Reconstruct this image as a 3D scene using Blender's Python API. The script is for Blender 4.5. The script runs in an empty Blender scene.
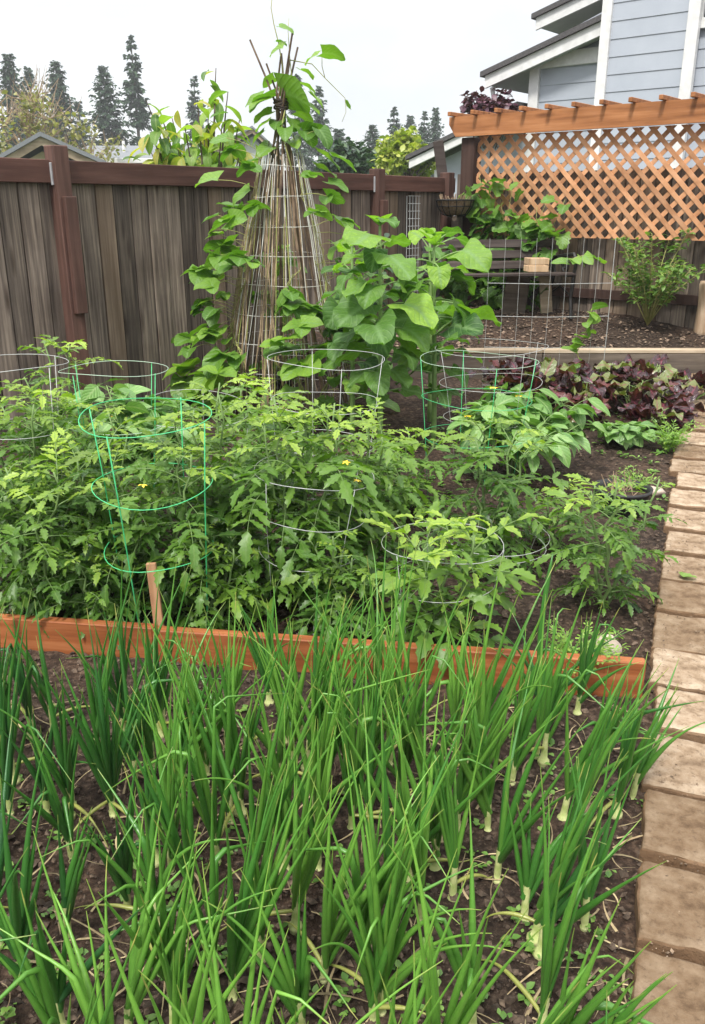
import bpy, math, random
import numpy as np
from mathutils import noise as mnoise, Vector

scene = bpy.context.scene
COL = scene.collection
PI = math.pi
F_PX, HOR, EYE = 850.0, 208.0, 1.6
PITCH = math.atan((512 - HOR) / F_PX)
CP, SP = math.cos(PITCH), math.sin(PITCH)

# ------------------------------------------------------------------ measuring
def ray(px, py):
    x, y = (px - 352.5) / F_PX, (512 - py) / F_PX
    return np.array([x, y * SP + CP, y * CP - SP])

def gz(Y):
    return 0.054 * min(max(0.0, Y - 2.6), 6.5)

def at_depth(px, py, Y):                 # point at forward distance Y
    d = ray(px, py)
    t = Y / d[1]
    return np.array([d[0] * t, Y, EYE + d[2] * t])

def on_ground(px, py):
    d = ray(px, py)
    t = EYE / -d[2]
    if t * d[1] > 2.6:
        t = (EYE + 0.054 * 2.6) / (0.054 * d[1] - d[2])
    p = d * t
    return np.array([p[0], p[1], gz(p[1])])

def x_at(px, Y, z):
    return (px - 352.5) / F_PX * (Y * CP - (z - EYE) * SP)

# ------------------------------------------------------------------ mesh builder
class MB:
    def __init__(s):
        s.V, s.F, s.A, s.n = [], [], [], 0
    def add(s, V, F, A=None):
        V = np.asarray(V, float).reshape(-1, 3)
        if A is None:
            A = np.tile([0.5, 0.5, 0.5], (len(V), 1))
        else:
            A = np.asarray(A, float)
            if A.ndim == 1:
                A = np.tile(A, (len(V), 1))
        if A.shape[1] == 3:
            A = np.concatenate([A, np.ones((len(A), 1))], 1)
        s.V.append(V); s.A.append(A)
        if isinstance(F, np.ndarray):
            s.F.append(F + s.n)
        else:
            for f in F:
                s.F.append(np.array([f]) + s.n)
        s.n += len(V)
    def build(s, name, mat, parent=None, smooth=False):
        me = bpy.data.meshes.new(name)
        V = np.concatenate(s.V)
        A = np.concatenate(s.A)
        counts = np.concatenate([np.full(len(f), f.shape[1]) for f in s.F])
        idx = np.concatenate([f.ravel() for f in s.F])
        starts = np.concatenate([[0], np.cumsum(counts)[:-1]])
        me.vertices.add(len(V)); me.vertices.foreach_set('co', V.ravel().astype(np.float32))
        me.loops.add(len(idx)); me.loops.foreach_set('vertex_index', idx.astype(np.int32))
        me.polygons.add(len(counts))
        me.polygons.foreach_set('loop_start', starts.astype(np.int32))
        me.polygons.foreach_set('loop_total', counts.astype(np.int32))
        me.update(calc_edges=True)
        at = me.attributes.new('tint', 'FLOAT_COLOR', 'POINT')
        at.data.foreach_set('color', A.ravel().astype(np.float32))
        me.polygons.foreach_set('use_smooth', np.full(len(counts), bool(smooth)))
        me.materials.append(mat)
        me.validate()
        o = bpy.data.objects.new(name, me)
        COL.objects.link(o)
        if parent is not None:
            o.parent = parent
        return o

def tag(o, label=None, cat=None, group=None, kind=None):
    if label: o['label'] = label
    if cat: o['category'] = cat
    if group: o['group'] = group
    if kind: o['kind'] = kind
    return o

def thing(name, label, cat, loc=(0, 0, 0), rz=0.0, group=None, rot=None):
    o = bpy.data.objects.new(name, None)
    o.empty_display_size = 0.1
    COL.objects.link(o)
    o.location = tuple(float(v) for v in loc)
    o.rotation_euler = rot if rot else (0, 0, rz)
    return tag(o, label, cat, group)

def copy_tree(o, parent=None):
    c = o.copy(); COL.objects.link(c)
    if parent is not None: c.parent = parent
    for ch in list(o.children):
        copy_tree(ch, c)
    return c

# ------------------------------------------------------------------ primitive shapes
def box(mb, c, s, rot=None, att=None, bev=0.0):
    """chamfered box, centre c, full size s"""
    hx, hy, hz = [v / 2 for v in s]
    b = min(bev, hx * .9, hy * .9, hz * .9)
    if b <= 0:
        V = np.array([[x, y, z] for x in (-hx, hx) for y in (-hy, hy) for z in (-hz, hz)])
        F = np.array([[0, 1, 3, 2], [4, 6, 7, 5], [0, 4, 5, 1], [2, 3, 7, 6], [0, 2, 6, 4], [1, 5, 7, 3]])
        Fl = [F]
    else:
        V, key = [], {}
        for sx in (-1, 1):
            for sy in (-1, 1):
                for sz in (-1, 1):
                    for a in range(3):
                        q = [sx * (hx - b), sy * (hy - b), sz * (hz - b)]
                        q[a] = (sx * hx, sy * hy, sz * hz)[a]
                        key[(sx, sy, sz, a)] = len(V); V.append(q)
        V = np.array(V)
        Fl = []
        def orient(f):
            P = V[list(f)]
            n = np.cross(P[1] - P[0], P[2] - P[0])
            return f if n @ P.mean(0) > 0 else f[::-1]
        q4 = []
        for a in range(3):
            o1, o2 = [i for i in range(3) if i != a]
            for sa in (-1, 1):
                f = []
                for s1, s2 in ((-1, -1), (1, -1), (1, 1), (-1, 1)):
                    sg = [0, 0, 0]; sg[a] = sa; sg[o1] = s1; sg[o2] = s2
                    f.append(key[(*sg, a)])
                q4.append(orient(f))
        for a in range(3):
            o1, o2 = [i for i in range(3) if i != a]
            for s1 in (-1, 1):
                for s2 in (-1, 1):
                    f = []
                    for sa, w in ((-1, o1), (1, o1), (1, o2), (-1, o2)):
                        sg = [0, 0, 0]; sg[a] = sa; sg[o1] = s1; sg[o2] = s2
                        f.append(key[(*sg, w)])
                    q4.append(orient(f))
        Fl = [np.array(q4)]
        t3 = []
        for sx in (-1, 1):
            for sy in (-1, 1):
                for sz in (-1, 1):
                    t3.append(orient([key[(sx, sy, sz, a)] for a in range(3)]))
        Fl.append(np.array(t3))
    if rot is not None:
        V = V @ np.asarray(rot).T
    V = V + np.asarray(c)
    n0 = mb.n
    mb.add(V, Fl[0], att)
    for f in Fl[1:]:
        mb.F.append(f + n0)

def bar(mb, a, b, w, t, up=(0, 0, 1), att=None, bev=0.0):
    """rectangular bar from a to b, width w (sideways), thickness t (along up)"""
    a, b = np.asarray(a, float), np.asarray(b, float)
    d = b - a; L = np.linalg.norm(d); d = d / L
    s = np.cross(up, d); s /= np.linalg.norm(s)
    u = np.cross(d, s)
    box(mb, (a + b) / 2, (L, w, t), np.stack([d, s, u], 1), att, bev)

def prism(mb, poly, ext, att=None):
    """planar polygon (list of 3-D points) extruded by the vector ext"""
    P = np.asarray(poly, float); n = len(P); E = np.asarray(ext, float)
    nrm = np.zeros(3)
    for i in range(n):
        nrm += np.cross(P[i], P[(i + 1) % n])
    if nrm @ E > 0:
        P = P[::-1]
    V = np.concatenate([P, P + E])
    F = [list(range(n)), [2 * n - 1 - i for i in range(n)]]
    for i in range(n):
        j = (i + 1) % n
        F.append([j, i, i + n, j + n])
    mb.add(V, F, att)

def tube(mb, P, R, sides=6, att=None, cap=True, flat=1.0):
    P = np.asarray(P, float); n = len(P)
    R = np.full(n, R) if np.isscalar(R) else np.asarray(R, float)
    T = np.gradient(P, axis=0)
    T /= np.linalg.norm(T, axis=1)[:, None] + 1e-12
    ref = np.array([0, 0, 1.0]) if abs(T[0][2]) < 0.9 else np.array([1.0, 0, 0])
    s = np.cross(ref, T[0]); s /= np.linalg.norm(s)
    V = np.zeros((n, sides, 3))
    ang = np.arange(sides) * 2 * PI / sides
    for i in range(n):
        s = s - T[i] * (s @ T[i]); s /= np.linalg.norm(s) + 1e-12
        u = np.cross(T[i], s)
        V[i] = P[i] + R[i] * (np.cos(ang)[:, None] * s + flat * np.sin(ang)[:, None] * u)
    k = np.arange(sides); k2 = (k + 1) % sides
    F = np.concatenate([np.stack([i * sides + k, i * sides + k2, (i + 1) * sides + k2, (i + 1) * sides + k], 1) for i in range(n - 1)])
    if att is not None and np.ndim(att) == 2:
        A = np.repeat(np.asarray(att), sides, axis=0)
    elif att is not None:
        A = np.asarray(att)
    else:
        A = None
    n0 = mb.n
    mb.add(V.reshape(-1, 3), F, A)
    if cap:
        mb.F.append(np.array([k[::-1]]) + n0)
        mb.F.append(np.array([k]) + n0 + (n - 1) * sides)

def ring(mb, c, r, wire, n=28, squash=1.0, rng=None):
    a = np.linspace(0, 2 * PI, n, endpoint=False)
    wob = 0 if rng is None else .006 * np.sin(2 * a + rng.uniform(0, 6)) + .003 * np.sin(3 * a + rng.uniform(0, 6))
    P = np.stack([c[0] + r * np.cos(a), c[1] + r * squash * np.sin(a), c[2] + wob + 0 * a], 1)
    T = np.roll(P, -1, 0) - np.roll(P, 1, 0)
    T /= np.linalg.norm(T, axis=1)[:, None]
    s = 5
    ang = np.arange(s) * 2 * PI / s
    U = np.array([0, 0, 1.0])
    V = np.zeros((n, s, 3))
    for i in range(n):
        sd = np.cross(U, T[i]); sd /= np.linalg.norm(sd)
        u = np.cross(T[i], sd)
        V[i] = P[i] + wire * (np.cos(ang)[:, None] * sd + np.sin(ang)[:, None] * u)
    k = np.arange(s); k2 = (k + 1) % s
    F = np.concatenate([np.stack([i * s + k, i * s + k2, ((i + 1) % n) * s + k2, ((i + 1) % n) * s + k], 1) for i in range(n)])
    mb.add(V.reshape(-1, 3), F)

def lathe(mb, prof, n=20, c=(0, 0, 0), att=None, wob=0.0, rng=None):
    P = np.asarray(prof, float)
    a = np.arange(n) * 2 * PI / n
    V = np.zeros((len(P), n, 3))
    for i, (r, z) in enumerate(P):
        rr = r * (1 + (rng.normal(0, wob, n) if rng is not None and wob else 0))
        V[i, :, 0] = c[0] + rr * np.cos(a); V[i, :, 1] = c[1] + rr * np.sin(a); V[i, :, 2] = c[2] + z
    k = np.arange(n); k2 = (k + 1) % n
    F = np.concatenate([np.stack([i * n + k, i * n + k2, (i + 1) * n + k2, (i + 1) * n + k], 1) for i in range(len(P) - 1)])
    mb.add(V.reshape(-1, 3), F, att)

def frame(az, el, roll=0.0):
    f = np.array([math.cos(el) * math.cos(az), math.cos(el) * math.sin(az), math.sin(el)])
    s = np.array([-math.sin(az), math.cos(az), 0.0])
    n = np.cross(f, s)
    c, r = math.cos(roll), math.sin(roll)
    return np.stack([f, c * s + r * n, c * n - r * s], 1)

def frame_dir(f, up, roll=0.0):
    f = f / np.linalg.norm(f)
    s = np.cross(up, f)
    if np.linalg.norm(s) < 1e-4: s = np.array([1.0, 0, 0])
    s /= np.linalg.norm(s); n = np.cross(f, s)
    c, r = math.cos(roll), math.sin(roll)
    return np.stack([f, c * s + r * n, c * n - r * s], 1)

# ------------------------------------------------------------------ leaf shapes
def prof_ovate(u):   return np.sin(PI * np.clip(u, 0, 1) ** 0.72) ** 0.8 * (1 - .10 * u) + 0.01
def prof_heart(u):   return np.clip(np.sqrt(np.clip(1 - ((u - .30) / .70) ** 2, 0, 1)) * (1 - .30 * u ** 2), .03, 1)
def prof_point(u):   return np.clip(2.28 * np.clip(u, 0, 1) ** .62 * np.clip(1 - u, 0, 1) ** .95, .015, 1.1)
def prof_lance(u):   return np.sin(PI * np.clip(u, 0, 1) ** 0.85) ** 0.9 + 0.02
def prof_spoon(u):   return np.clip(.16 + .95 * np.sin(PI * np.clip((u - .12) / .88, 0, 1) ** 1.2) ** .7, .06, 1) * (1 - .88 * np.clip((u - .93) / .07, 0, 1))

_fc = {}
def _faces(nu, nv):
    if (nu, nv) not in _fc:
        i, j = np.meshgrid(np.arange(nu - 1), np.arange(nv - 1), indexing='ij')
        a = (i * nv + j).ravel()
        _fc[(nu, nv)] = np.stack([a, a + nv, a + nv + 1, a + 1], 1)
    return _fc[(nu, nv)]

def leaf(mb, o, M, L, W, prof=prof_ovate, ns=6, na=1, fold=.25, droop=.6, ripple=0.0, teeth=0.0, heart=0.0, tint=.5, rng=None, age=.5, twist=0.0, cup=0.0):
    u = np.linspace(0, 1, ns + 1)
    v = np.linspace(-1, 1, 2 * na + 1)
    th = -droop * u
    st = L / ns
    x = np.concatenate([[0], np.cumsum(np.cos(th[:-1]) * st)])
    z = np.concatenate([[0], np.cumsum(np.sin(th[:-1]) * st)])
    w = W / 2 * prof(u)
    if teeth:
        k = np.arange(ns + 1)
        w = w * np.where(k % 2 == 1, 1 + teeth, 1 - teeth)
        w[-1] = .02 * W
    Vv, Uu = np.meshgrid(v, u)
    ww = w[:, None]
    X = x[:, None] + 0 * Vv
    if teeth:
        X = X + np.abs(Vv) * (np.arange(ns + 1) % 2)[:, None] * st * .45
    if heart:
        X = X - heart * W * np.abs(Vv) ** 1.3 * (1 - Uu) ** 3
    Y = Vv * ww
    up = fold * np.abs(Vv) * ww - cup * (Vv ** 2) * ww
    if ripple and rng is not None:
        ph = rng.uniform(0, 6.28, 3)
        up = up + ripple * W * np.abs(Vv) * np.sin(Uu * 11 + ph[0] + np.sign(Vv) * ph[1]) + ripple * W * .4 * np.sin(Uu * 6 + ph[2]) * (1 - np.abs(Vv))
    if twist:
        a = twist * Uu
        Y, up = Y * np.cos(a) - up * np.sin(a), Y * np.sin(a) + up * np.cos(a)
    X = X + np.sin(-th)[:, None] * up
    Z = z[:, None] + np.cos(th)[:, None] * up
    P = np.stack([X, Y, Z], -1).reshape(-1, 3) @ M.T + o
    A = np.stack([np.full(Vv.shape, tint), np.abs(Vv), np.full(Vv.shape, age), Uu], -1).reshape(-1, 4)
    mb.add(P, _faces(ns + 1, 2 * na + 1), A)

def curve_pts(o, az, el, L, droop, n=6, side=0.0):
    """a stalk that starts at o, climbs at el and bends down by droop"""
    P = [np.array(o, float)]
    for i in range(n):
        e = el - droop * (i + .5) / n
        a = az + side * (i + .5) / n
        P.append(P[-1] + L / n * np.array([math.cos(e) * math.cos(a), math.cos(e) * math.sin(a), math.sin(e)]))
    return np.array(P)

def tomato_leaf(fo, stm, o, az, el, L, rng, droop=1.0, tint=.5, age=.5, wide=.44, simple=False, lob=.24):
    n = 8
    P = curve_pts(o, az, el, L, droop, n, rng.normal(0, .25))
    tube(stm, P, np.linspace(.0028, .0012, n + 1), 4, np.array([.5, .5, age]), cap=False)
    T = np.gradient(P, axis=0)
    pairs = ((.30, .26), (.48, .35), (.66, .38), (.84, .31)) if not simple else ((.42, .42), (.75, .46))
    for (q, sz) in pairs:
        i = int(q * n); f = T[i] / np.linalg.norm(T[i])
        pt = P[i] + (P[min(i + 1, n)] - P[i]) * (q * n - i)
        up0 = np.array([0, 0, 1.0])
        sd = np.cross(up0, f); sd /= np.linalg.norm(sd) + 1e-9
        for s in (-1, 1):
            a = rng.uniform(.85, 1.25)
            d = f * math.cos(a) + s * sd * math.sin(a) + np.array([0, 0, rng.normal(-.05, .16)])
            ll = L * sz * rng.uniform(.8, 1.15)
            leaf(fo, pt, frame_dir(d, up0, rng.normal(0, .35)), ll, ll * wide * rng.uniform(.85, 1.15), prof_point, 9, 1, rng.uniform(.1, .45), rng.uniform(.1, .8), .06, lob, 0, np.clip(tint + rng.normal(0, .08), 0, 1), rng, age)
    f = T[-1] / np.linalg.norm(T[-1])
    ll = L * (.44 if not simple else .56) * rng.uniform(.9, 1.15)
    leaf(fo, P[-1], frame_dir(f, np.array([0, 0, 1.0]), rng.normal(0, .3)), ll, ll * wide * 1.05, prof_point, 9, 1, rng.uniform(.1, .4), rng.uniform(.3, 1.0), .05, lob, 0, tint, rng, age)

# ------------------------------------------------------------------ materials
def newmat(name):
    m = bpy.data.materials.new(name); m.use_nodes = True
    nt = m.node_tree; nt.nodes.clear()
    out = nt.nodes.new('ShaderNodeOutputMaterial')
    return m, nt, out

def N(nt, typ, **kw):
    n = nt.nodes.new(typ)
    for k, v in kw.items():
        if k.startswith('i_'):
            key = k[2:]
            key = int(key) if key.isdigit() else key.replace('_', ' ')
            n.inputs[key].default_value = v
        else:
            setattr(n, k, v)
    return n

def ramp(nt, src, stops):
    r = nt.nodes.new('ShaderNodeValToRGB')
    cr = r.color_ramp
    while len(cr.elements) < len(stops): cr.elements.new(.5)
    for e, (p, c) in zip(cr.elements, stops):
        e.position = p; e.color = (*c, 1)
    nt.links.new(src, r.inputs[0])
    return r.outputs[0]

def mixc(nt, a, b, fac, mode='MIX'):
    m = nt.nodes.new('ShaderNodeMix'); m.data_type = 'RGBA'; m.blend_type = mode
    for s, v in ((m.inputs[6], a), (m.inputs[7], b), (m.inputs[0], fac)):
        if isinstance(v, (int, float)): s.default_value = v
        elif isinstance(v, tuple): s.default_value = (*v, 1)
        else: nt.links.new(v, s)
    return m.outputs[2]

def noise_tex(nt, scale, detail=5, vec=None, rough=.55, mapscale=None, coord='Object', loc=None):
    tc = nt.nodes.new('ShaderNodeTexCoord')
    src = tc.outputs[coord]
    if mapscale is not None:
        mp = nt.nodes.new('ShaderNodeMapping'); mp.inputs['Scale'].default_value = mapscale
        nt.links.new(src, mp.inputs[0]); src = mp.outputs[0]
    n = nt.nodes.new('ShaderNodeTexNoise')
    n.inputs['Scale'].default_value = scale; n.inputs['Detail'].default_value = detail; n.inputs['Roughness'].default_value = rough
    nt.links.new(src, n.inputs['Vector'])
    return n.outputs['Fac']

def tint_out(nt):
    a = nt.nodes.new('ShaderNodeAttribute'); a.attribute_name = 'tint'
    s = nt.nodes.new('ShaderNodeSeparateColor'); nt.links.new(a.outputs['Color'], s.inputs[0])
    return s.outputs

def leaf_mat(name, dark, mid, light, vein=None, rough=.42, trans=.35, young=None, spec=.45, fleck=.25, veins=0):
    m, nt, out = newmat(name)
    t = tint_out(nt)
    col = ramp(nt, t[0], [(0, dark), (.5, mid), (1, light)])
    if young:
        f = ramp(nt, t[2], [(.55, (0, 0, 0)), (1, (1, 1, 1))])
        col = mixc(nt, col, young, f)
    nz = noise_tex(nt, 60, 3)
    col = mixc(nt, col, mixc(nt, col, (1.5, 1.35, 1.2), 1.0, 'MULTIPLY'), ramp(nt, nz, [(.5, (0, 0, 0)), (.75, (fleck * 2,) * 3)]))
    if vein:
        f = ramp(nt, t[1], [(0, (.75,) * 3), (.22, (0, 0, 0))])
        col = mixc(nt, col, vein, f)
    hgt = noise_tex(nt, 90, 3)
    if veins:
        at = nt.nodes.new('ShaderNodeAttribute'); at.attribute_name = 'tint'
        m1 = N(nt, 'ShaderNodeMath', operation='MULTIPLY_ADD'); m1.inputs[1].default_value = -.38
        nt.links.new(t[1], m1.inputs[0]); nt.links.new(at.outputs['Alpha'], m1.inputs[2])
        m2 = N(nt, 'ShaderNodeMath', operation='MULTIPLY'); m2.inputs[1].default_value = veins * 2 * PI; nt.links.new(m1.outputs[0], m2.inputs[0])
        m3 = N(nt, 'ShaderNodeMath', operation='COSINE'); nt.links.new(m2.outputs[0], m3.inputs[0])
        f = ramp(nt, m3.outputs[0], [(.84, (0, 0, 0)), (1, (.38,) * 3)])
        col = mixc(nt, col, vein, f)
        hg = ramp(nt, m3.outputs[0], [(0, (1, 1, 1)), (1, (0, 0, 0))])
        hgt = mixc(nt, hg, hgt, .35)
    b = N(nt, 'ShaderNodeBsdfPrincipled', i_Roughness=rough)
    b.inputs['Specular IOR Level'].default_value = spec
    nt.links.new(col, b.inputs['Base Color'])
    bp = N(nt, 'ShaderNodeBump', i_Strength=.45 if veins else .25, i_Distance=.006 if veins else .004)
    nt.links.new(hgt, bp.inputs['Height']); nt.links.new(bp.outputs[0], b.inputs['Normal'])
    tr = N(nt, 'ShaderNodeBsdfTranslucent')
    nt.links.new(mixc(nt, col, (1.25, 1.5, .5), 1.0, 'MULTIPLY'), tr.inputs['Color'])
    mx = N(nt, 'ShaderNodeMixShader'); mx.inputs[0].default_value = trans
    nt.links.new(b.outputs[0], mx.inputs[1]); nt.links.new(tr.outputs[0], mx.inputs[2])
    nt.links.new(mx.outputs[0], out.inputs[0])
    return m

def simple_mat(name, c1, c2=None, scale=20, rough=.6, metal=0.0, bump=0.0, mapscale=None, spec=.4, bscale=None, use_tint=0.0):
    m, nt, out = newmat(name)
    b = N(nt, 'ShaderNodeBsdfPrincipled', i_Roughness=rough, i_Metallic=metal)
    b.inputs['Specular IOR Level'].default_value = spec
    nz = noise_tex(nt, scale, 6, mapscale=mapscale)
    col = ramp(nt, nz, [(.32, c1), (.68, c2 or c1)])
    if use_tint:
        t = tint_out(nt)
        f = ramp(nt, t[0], [(0, (1 - use_tint,) * 3), (1, (1 + use_tint,) * 3)])
        col = mixc(nt, col, f, 1.0, 'MULTIPLY')
    nt.links.new(col, b.inputs['Base Color'])
    if bump:
        bp = N(nt, 'ShaderNodeBump', i_Strength=bump, i_Distance=.01)
        nt.links.new(noise_tex(nt, bscale or scale * 2, 6, mapscale=mapscale), bp.inputs['Height'])
        nt.links.new(bp.outputs[0], b.inputs['Normal'])
    nt.links.new(b.outputs[0], out.inputs[0])
    return m

def wood_mat(name, c_dark, c_mid, c_light, grain=(3, 40, 40), var=.25, rough=.75, stain=None, knots=0.0, tintvar=.25):
    """grain runs along the axis with the small scale value"""
    m, nt, out = newmat(name)
    b = N(nt, 'ShaderNodeBsdfPrincipled', i_Roughness=rough)
    b.inputs['Specular IOR Level'].default_value = .25
    t = tint_out(nt)
    tc = nt.nodes.new('ShaderNodeTexCoord')
    ofs = N(nt, 'ShaderNodeCombineXYZ')
    mul = N(nt, 'ShaderNodeMath', operation='MULTIPLY'); mul.inputs[1].default_value = 37.0
    nt.links.new(t[0], mul.inputs[0])
    for i in range(3): nt.links.new(mul.outputs[0], ofs.inputs[i])
    mp = N(nt, 'ShaderNodeMapping'); mp.inputs['Scale'].default_value = grain
    nt.links.new(tc.outputs['Object'], mp.inputs[0])
    ad = N(nt, 'ShaderNodeVectorMath', operation='ADD')
    nt.links.new(mp.outputs[0], ad.inputs[0]); nt.links.new(ofs.outputs[0], ad.inputs[1])
    nz = N(nt, 'ShaderNodeTexNoise', i_Scale=1.0, i_Detail=7.0, i_Roughness=.62)
    nt.links.new(ad.outputs[0], nz.inputs['Vector'])
    col = ramp(nt, nz.outputs['Fac'], [(.28, c_dark), (.5, c_mid), (.74, c_light)])
    big = noise_tex(nt, 2.2, 4)
    col = mixc(nt, col, mixc(nt, col, (.55, .52, .5), 1.0, 'MULTIPLY'), ramp(nt, big, [(.42, (0, 0, 0)), (.72, (var * 2,) * 3)]))
    f = ramp(nt, t[0], [(0, (1 - tintvar,) * 3), (1, (1 + tintvar,) * 3)])
    col = mixc(nt, col, f, 1.0, 'MULTIPLY')
    if stain:
        col = mixc(nt, col, stain, ramp(nt, t[1], [(.5, (0, 0, 0)), (1, (.45,) * 3)]))
    if knots:
        vo = N(nt, 'ShaderNodeTexVoronoi', i_Scale=1.0)
        mp2 = N(nt, 'ShaderNodeMapping'); mp2.inputs['Scale'].default_value = tuple(g ** .5 * 1.3 for g in grain)
        nt.links.new(tc.outputs['Object'], mp2.inputs[0])
        ad2 = N(nt, 'ShaderNodeVectorMath', operation='ADD')
        nt.links.new(mp2.outputs[0], ad2.inputs[0]); nt.links.new(ofs.outputs[0], ad2.inputs[1])
        nt.links.new(ad2.outputs[0], vo.inputs['Vector'])
        col = mixc(nt, col, mixc(nt, col, (.3, .25, .22), 1.0, 'MULTIPLY'), ramp(nt, vo.outputs['Distance'], [(.07, (knots,) * 3), (.20, (0, 0, 0))]))
    nt.links.new(col, b.inputs['Base Color'])
    bp = N(nt, 'ShaderNodeBump', i_Strength=.45, i_Distance=.006)
    nt.links.new(nz.outputs['Fac'], bp.inputs['Height']); nt.links.new(bp.outputs[0], b.inputs['Normal'])
    nt.links.new(b.outputs[0], out.inputs[0])
    return m

M = {}
M['onion'] = leaf_mat('onion_leaf', (.020, .086, .034), (.062, .202, .030), (.175, .370, .055), rough=.34, trans=.26, young=(.36, .36, .10), fleck=.15, spec=.6)
M['bulb'] = simple_mat('onion_bulb', (.34, .42, .13), (.60, .60, .30), 30, .4, bump=.1)
M['tomato'] = leaf_mat('tomato_leaf', (.024, .070, .012), (.080, .175, .022), (.160, .275, .034), vein=(.13, .22, .05), young=(.31, .43, .055), trans=.36)  # young colour: new growth, plus the sunlit look painted onto top leaves
M['tomato_stem'] = simple_mat('tomato_stem', (.10, .17, .05), (.16, .24, .08), 30, .6)
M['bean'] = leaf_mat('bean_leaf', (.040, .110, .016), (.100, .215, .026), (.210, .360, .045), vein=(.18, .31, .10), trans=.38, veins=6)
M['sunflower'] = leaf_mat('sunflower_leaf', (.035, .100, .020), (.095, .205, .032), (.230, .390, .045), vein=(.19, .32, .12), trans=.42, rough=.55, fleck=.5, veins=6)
M['green_stem'] = simple_mat('green_stem', (.13, .22, .06), (.22, .33, .11), 25, .55)
M['vine_stem'] = simple_mat('vine_stem', (.20, .24, .06), (.36, .33, .12), 25, .65)
M['pepper'] = leaf_mat('pepper_leaf', (.06, .16, .035), (.15, .29, .07), (.27, .42, .15), vein=(.30, .42, .17), trans=.28, rough=.36, spec=.55, veins=6)
M['purple'] = leaf_mat('purple_leaf', (.015, .007, .010), (.036, .014, .016), (.105, .036, .032), vein=(.22, .04, .07), young=(.15, .20, .05), trans=.22, rough=.33, spec=.6, veins=5)
M['bush'] = leaf_mat('bush_leaf', (.06, .13, .03), (.13, .24, .05), (.26, .38, .09), trans=.35)
M['cherry'] = leaf_mat('cherry_leaf', (.06, .15, .03), (.16, .28, .045), (.30, .42, .07), young=(.42, .36, .08), vein=(.26, .36, .12), trans=.45, veins=8)
M['fern'] = leaf_mat('feathery_leaf', (.09, .20, .03), (.17, .31, .05), (.28, .42, .08), trans=.35)
M['conifer'] = leaf_mat('conifer_needles', (.014, .030, .018), (.028, .056, .032), (.055, .095, .050), trans=.1, rough=.7, spec=.2)
M['yellow_tree'] = leaf_mat('yellow_green_leaf', (.12, .17, .025), (.24, .29, .045), (.40, .42, .08), trans=.35)
M['dark_tree'] = leaf_mat('dark_green_leaf', (.012, .035, .018), (.028, .065, .028), (.06, .11, .04), trans=.2)
M['plum'] = leaf_mat('plum_leaf', (.035, .012, .022), (.075, .025, .045), (.13, .05, .075), trans=.2)
M['willow'] = leaf_mat('spring_twig_leaf', (.12, .13, .04), (.22, .22, .07), (.34, .31, .12), trans=.3)
M['bark'] = simple_mat('bark', (.06, .045, .035), (.13, .10, .075), 20, .9, bump=.6)
M['twig'] = simple_mat('dry_twig', (.17, .115, .07), (.36, .27, .17), 30, .85)
M['flower_yellow'] = simple_mat('yellow_petal', (.75, .50, .03), (.80, .60, .06), 30, .6)
M['flower_white'] = simple_mat('white_petal', (.75, .75, .66), (.80, .80, .74), 30, .6)
M['galv'] = simple_mat('galvanised_wire', (.33, .34, .33), (.48, .49, .47), 40, .5, metal=.3)
M['green_wire'] = simple_mat('green_coated_wire', (.04, .36, .12), (.07, .47, .19), 40, .4)
M['pale_green_wire'] = simple_mat('pale_green_wire', (.30, .44, .31), (.42, .53, .42), 40, .45)
M['white_wire'] = simple_mat('white_wire', (.58, .57, .52), (.70, .69, .65), 40, .5)
M['dark_wire'] = simple_mat('dark_wire', (.03, .028, .025), (.06, .05, .045), 40, .5, metal=.5)
M['bamboo'] = simple_mat('bamboo_pole', (.06, .036, .024), (.19, .13, .08), 12, .6, mapscale=(3, 3, 1), use_tint=.45)
M['fence_board'] = wood_mat('weathered_fence_board', (.045, .034, .028), (.140, .112, .090), (.30, .245, .19), (42, 42, 1.5), .40, .85, knots=.9, tintvar=.55, stain=(.17, .115, .07))
M['fence_rail'] = wood_mat('red_brown_rail', (.050, .023, .017), (.085, .040, .030), (.13, .065, .050), (1.5, 25, 25), .25, .7)
M['fence_post'] = wood_mat('red_brown_post', (.052, .027, .020), (.085, .044, .034), (.13, .070, .054), (25, 25, 1.5), .25, .7)
M['dark_post'] = wood_mat('dark_brown_post', (.028, .014, .010), (.045, .024, .018), (.07, .04, .03), (25, 25, 1.5), .2, .75)
M['cedar'] = wood_mat('orange_cedar', (.22, .085, .030), (.33, .135, .050), (.44, .20, .085), (1.6, 26, 26), .2, .62, knots=.7, tintvar=.1)
M['lattice'] = wood_mat('cedar_lattice', (.32, .145, .065), (.47, .24, .12), (.58, .33, .19), (6, 6, 6), .2, .7, tintvar=.22)
M['bed_board'] = wood_mat('orange_bed_board', (.16, .050, .017), (.29, .092, .030), (.42, .165, .066), (1.4, 24, 30), .42, .6, knots=.8, tintvar=.1)
M['grey_wood'] = wood_mat('dark_weathered_timber', (.05, .04, .032), (.095, .075, .058), (.16, .13, .10), (1.5, 22, 22), .4, .85)
M['cap_wood'] = wood_mat('pale_timber_top', (.22, .17, .12), (.33, .26, .18), (.46, .38, .28), (1.5, 22, 22), .4, .85)
M['bench_wood'] = wood_mat('dark_bench_slat', (.024, .017, .014), (.048, .036, .031), (.085, .066, .058), (1.5, 30, 30), .25, .6)
M['iron'] = simple_mat('black_iron', (.012, .012, .012), (.03, .028, .026), 40, .5, metal=.4)
M['pale_wood'] = wood_mat('pale_wood', (.34, .22, .12), (.50, .35, .21), (.62, .47, .31), (20, 20, 2), .25, .7)
M['stake_wood'] = wood_mat('stake_wood', (.22, .11, .055), (.34, .18, .095), (.46, .28, .16), (22, 22, 2), .2, .7)
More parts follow.
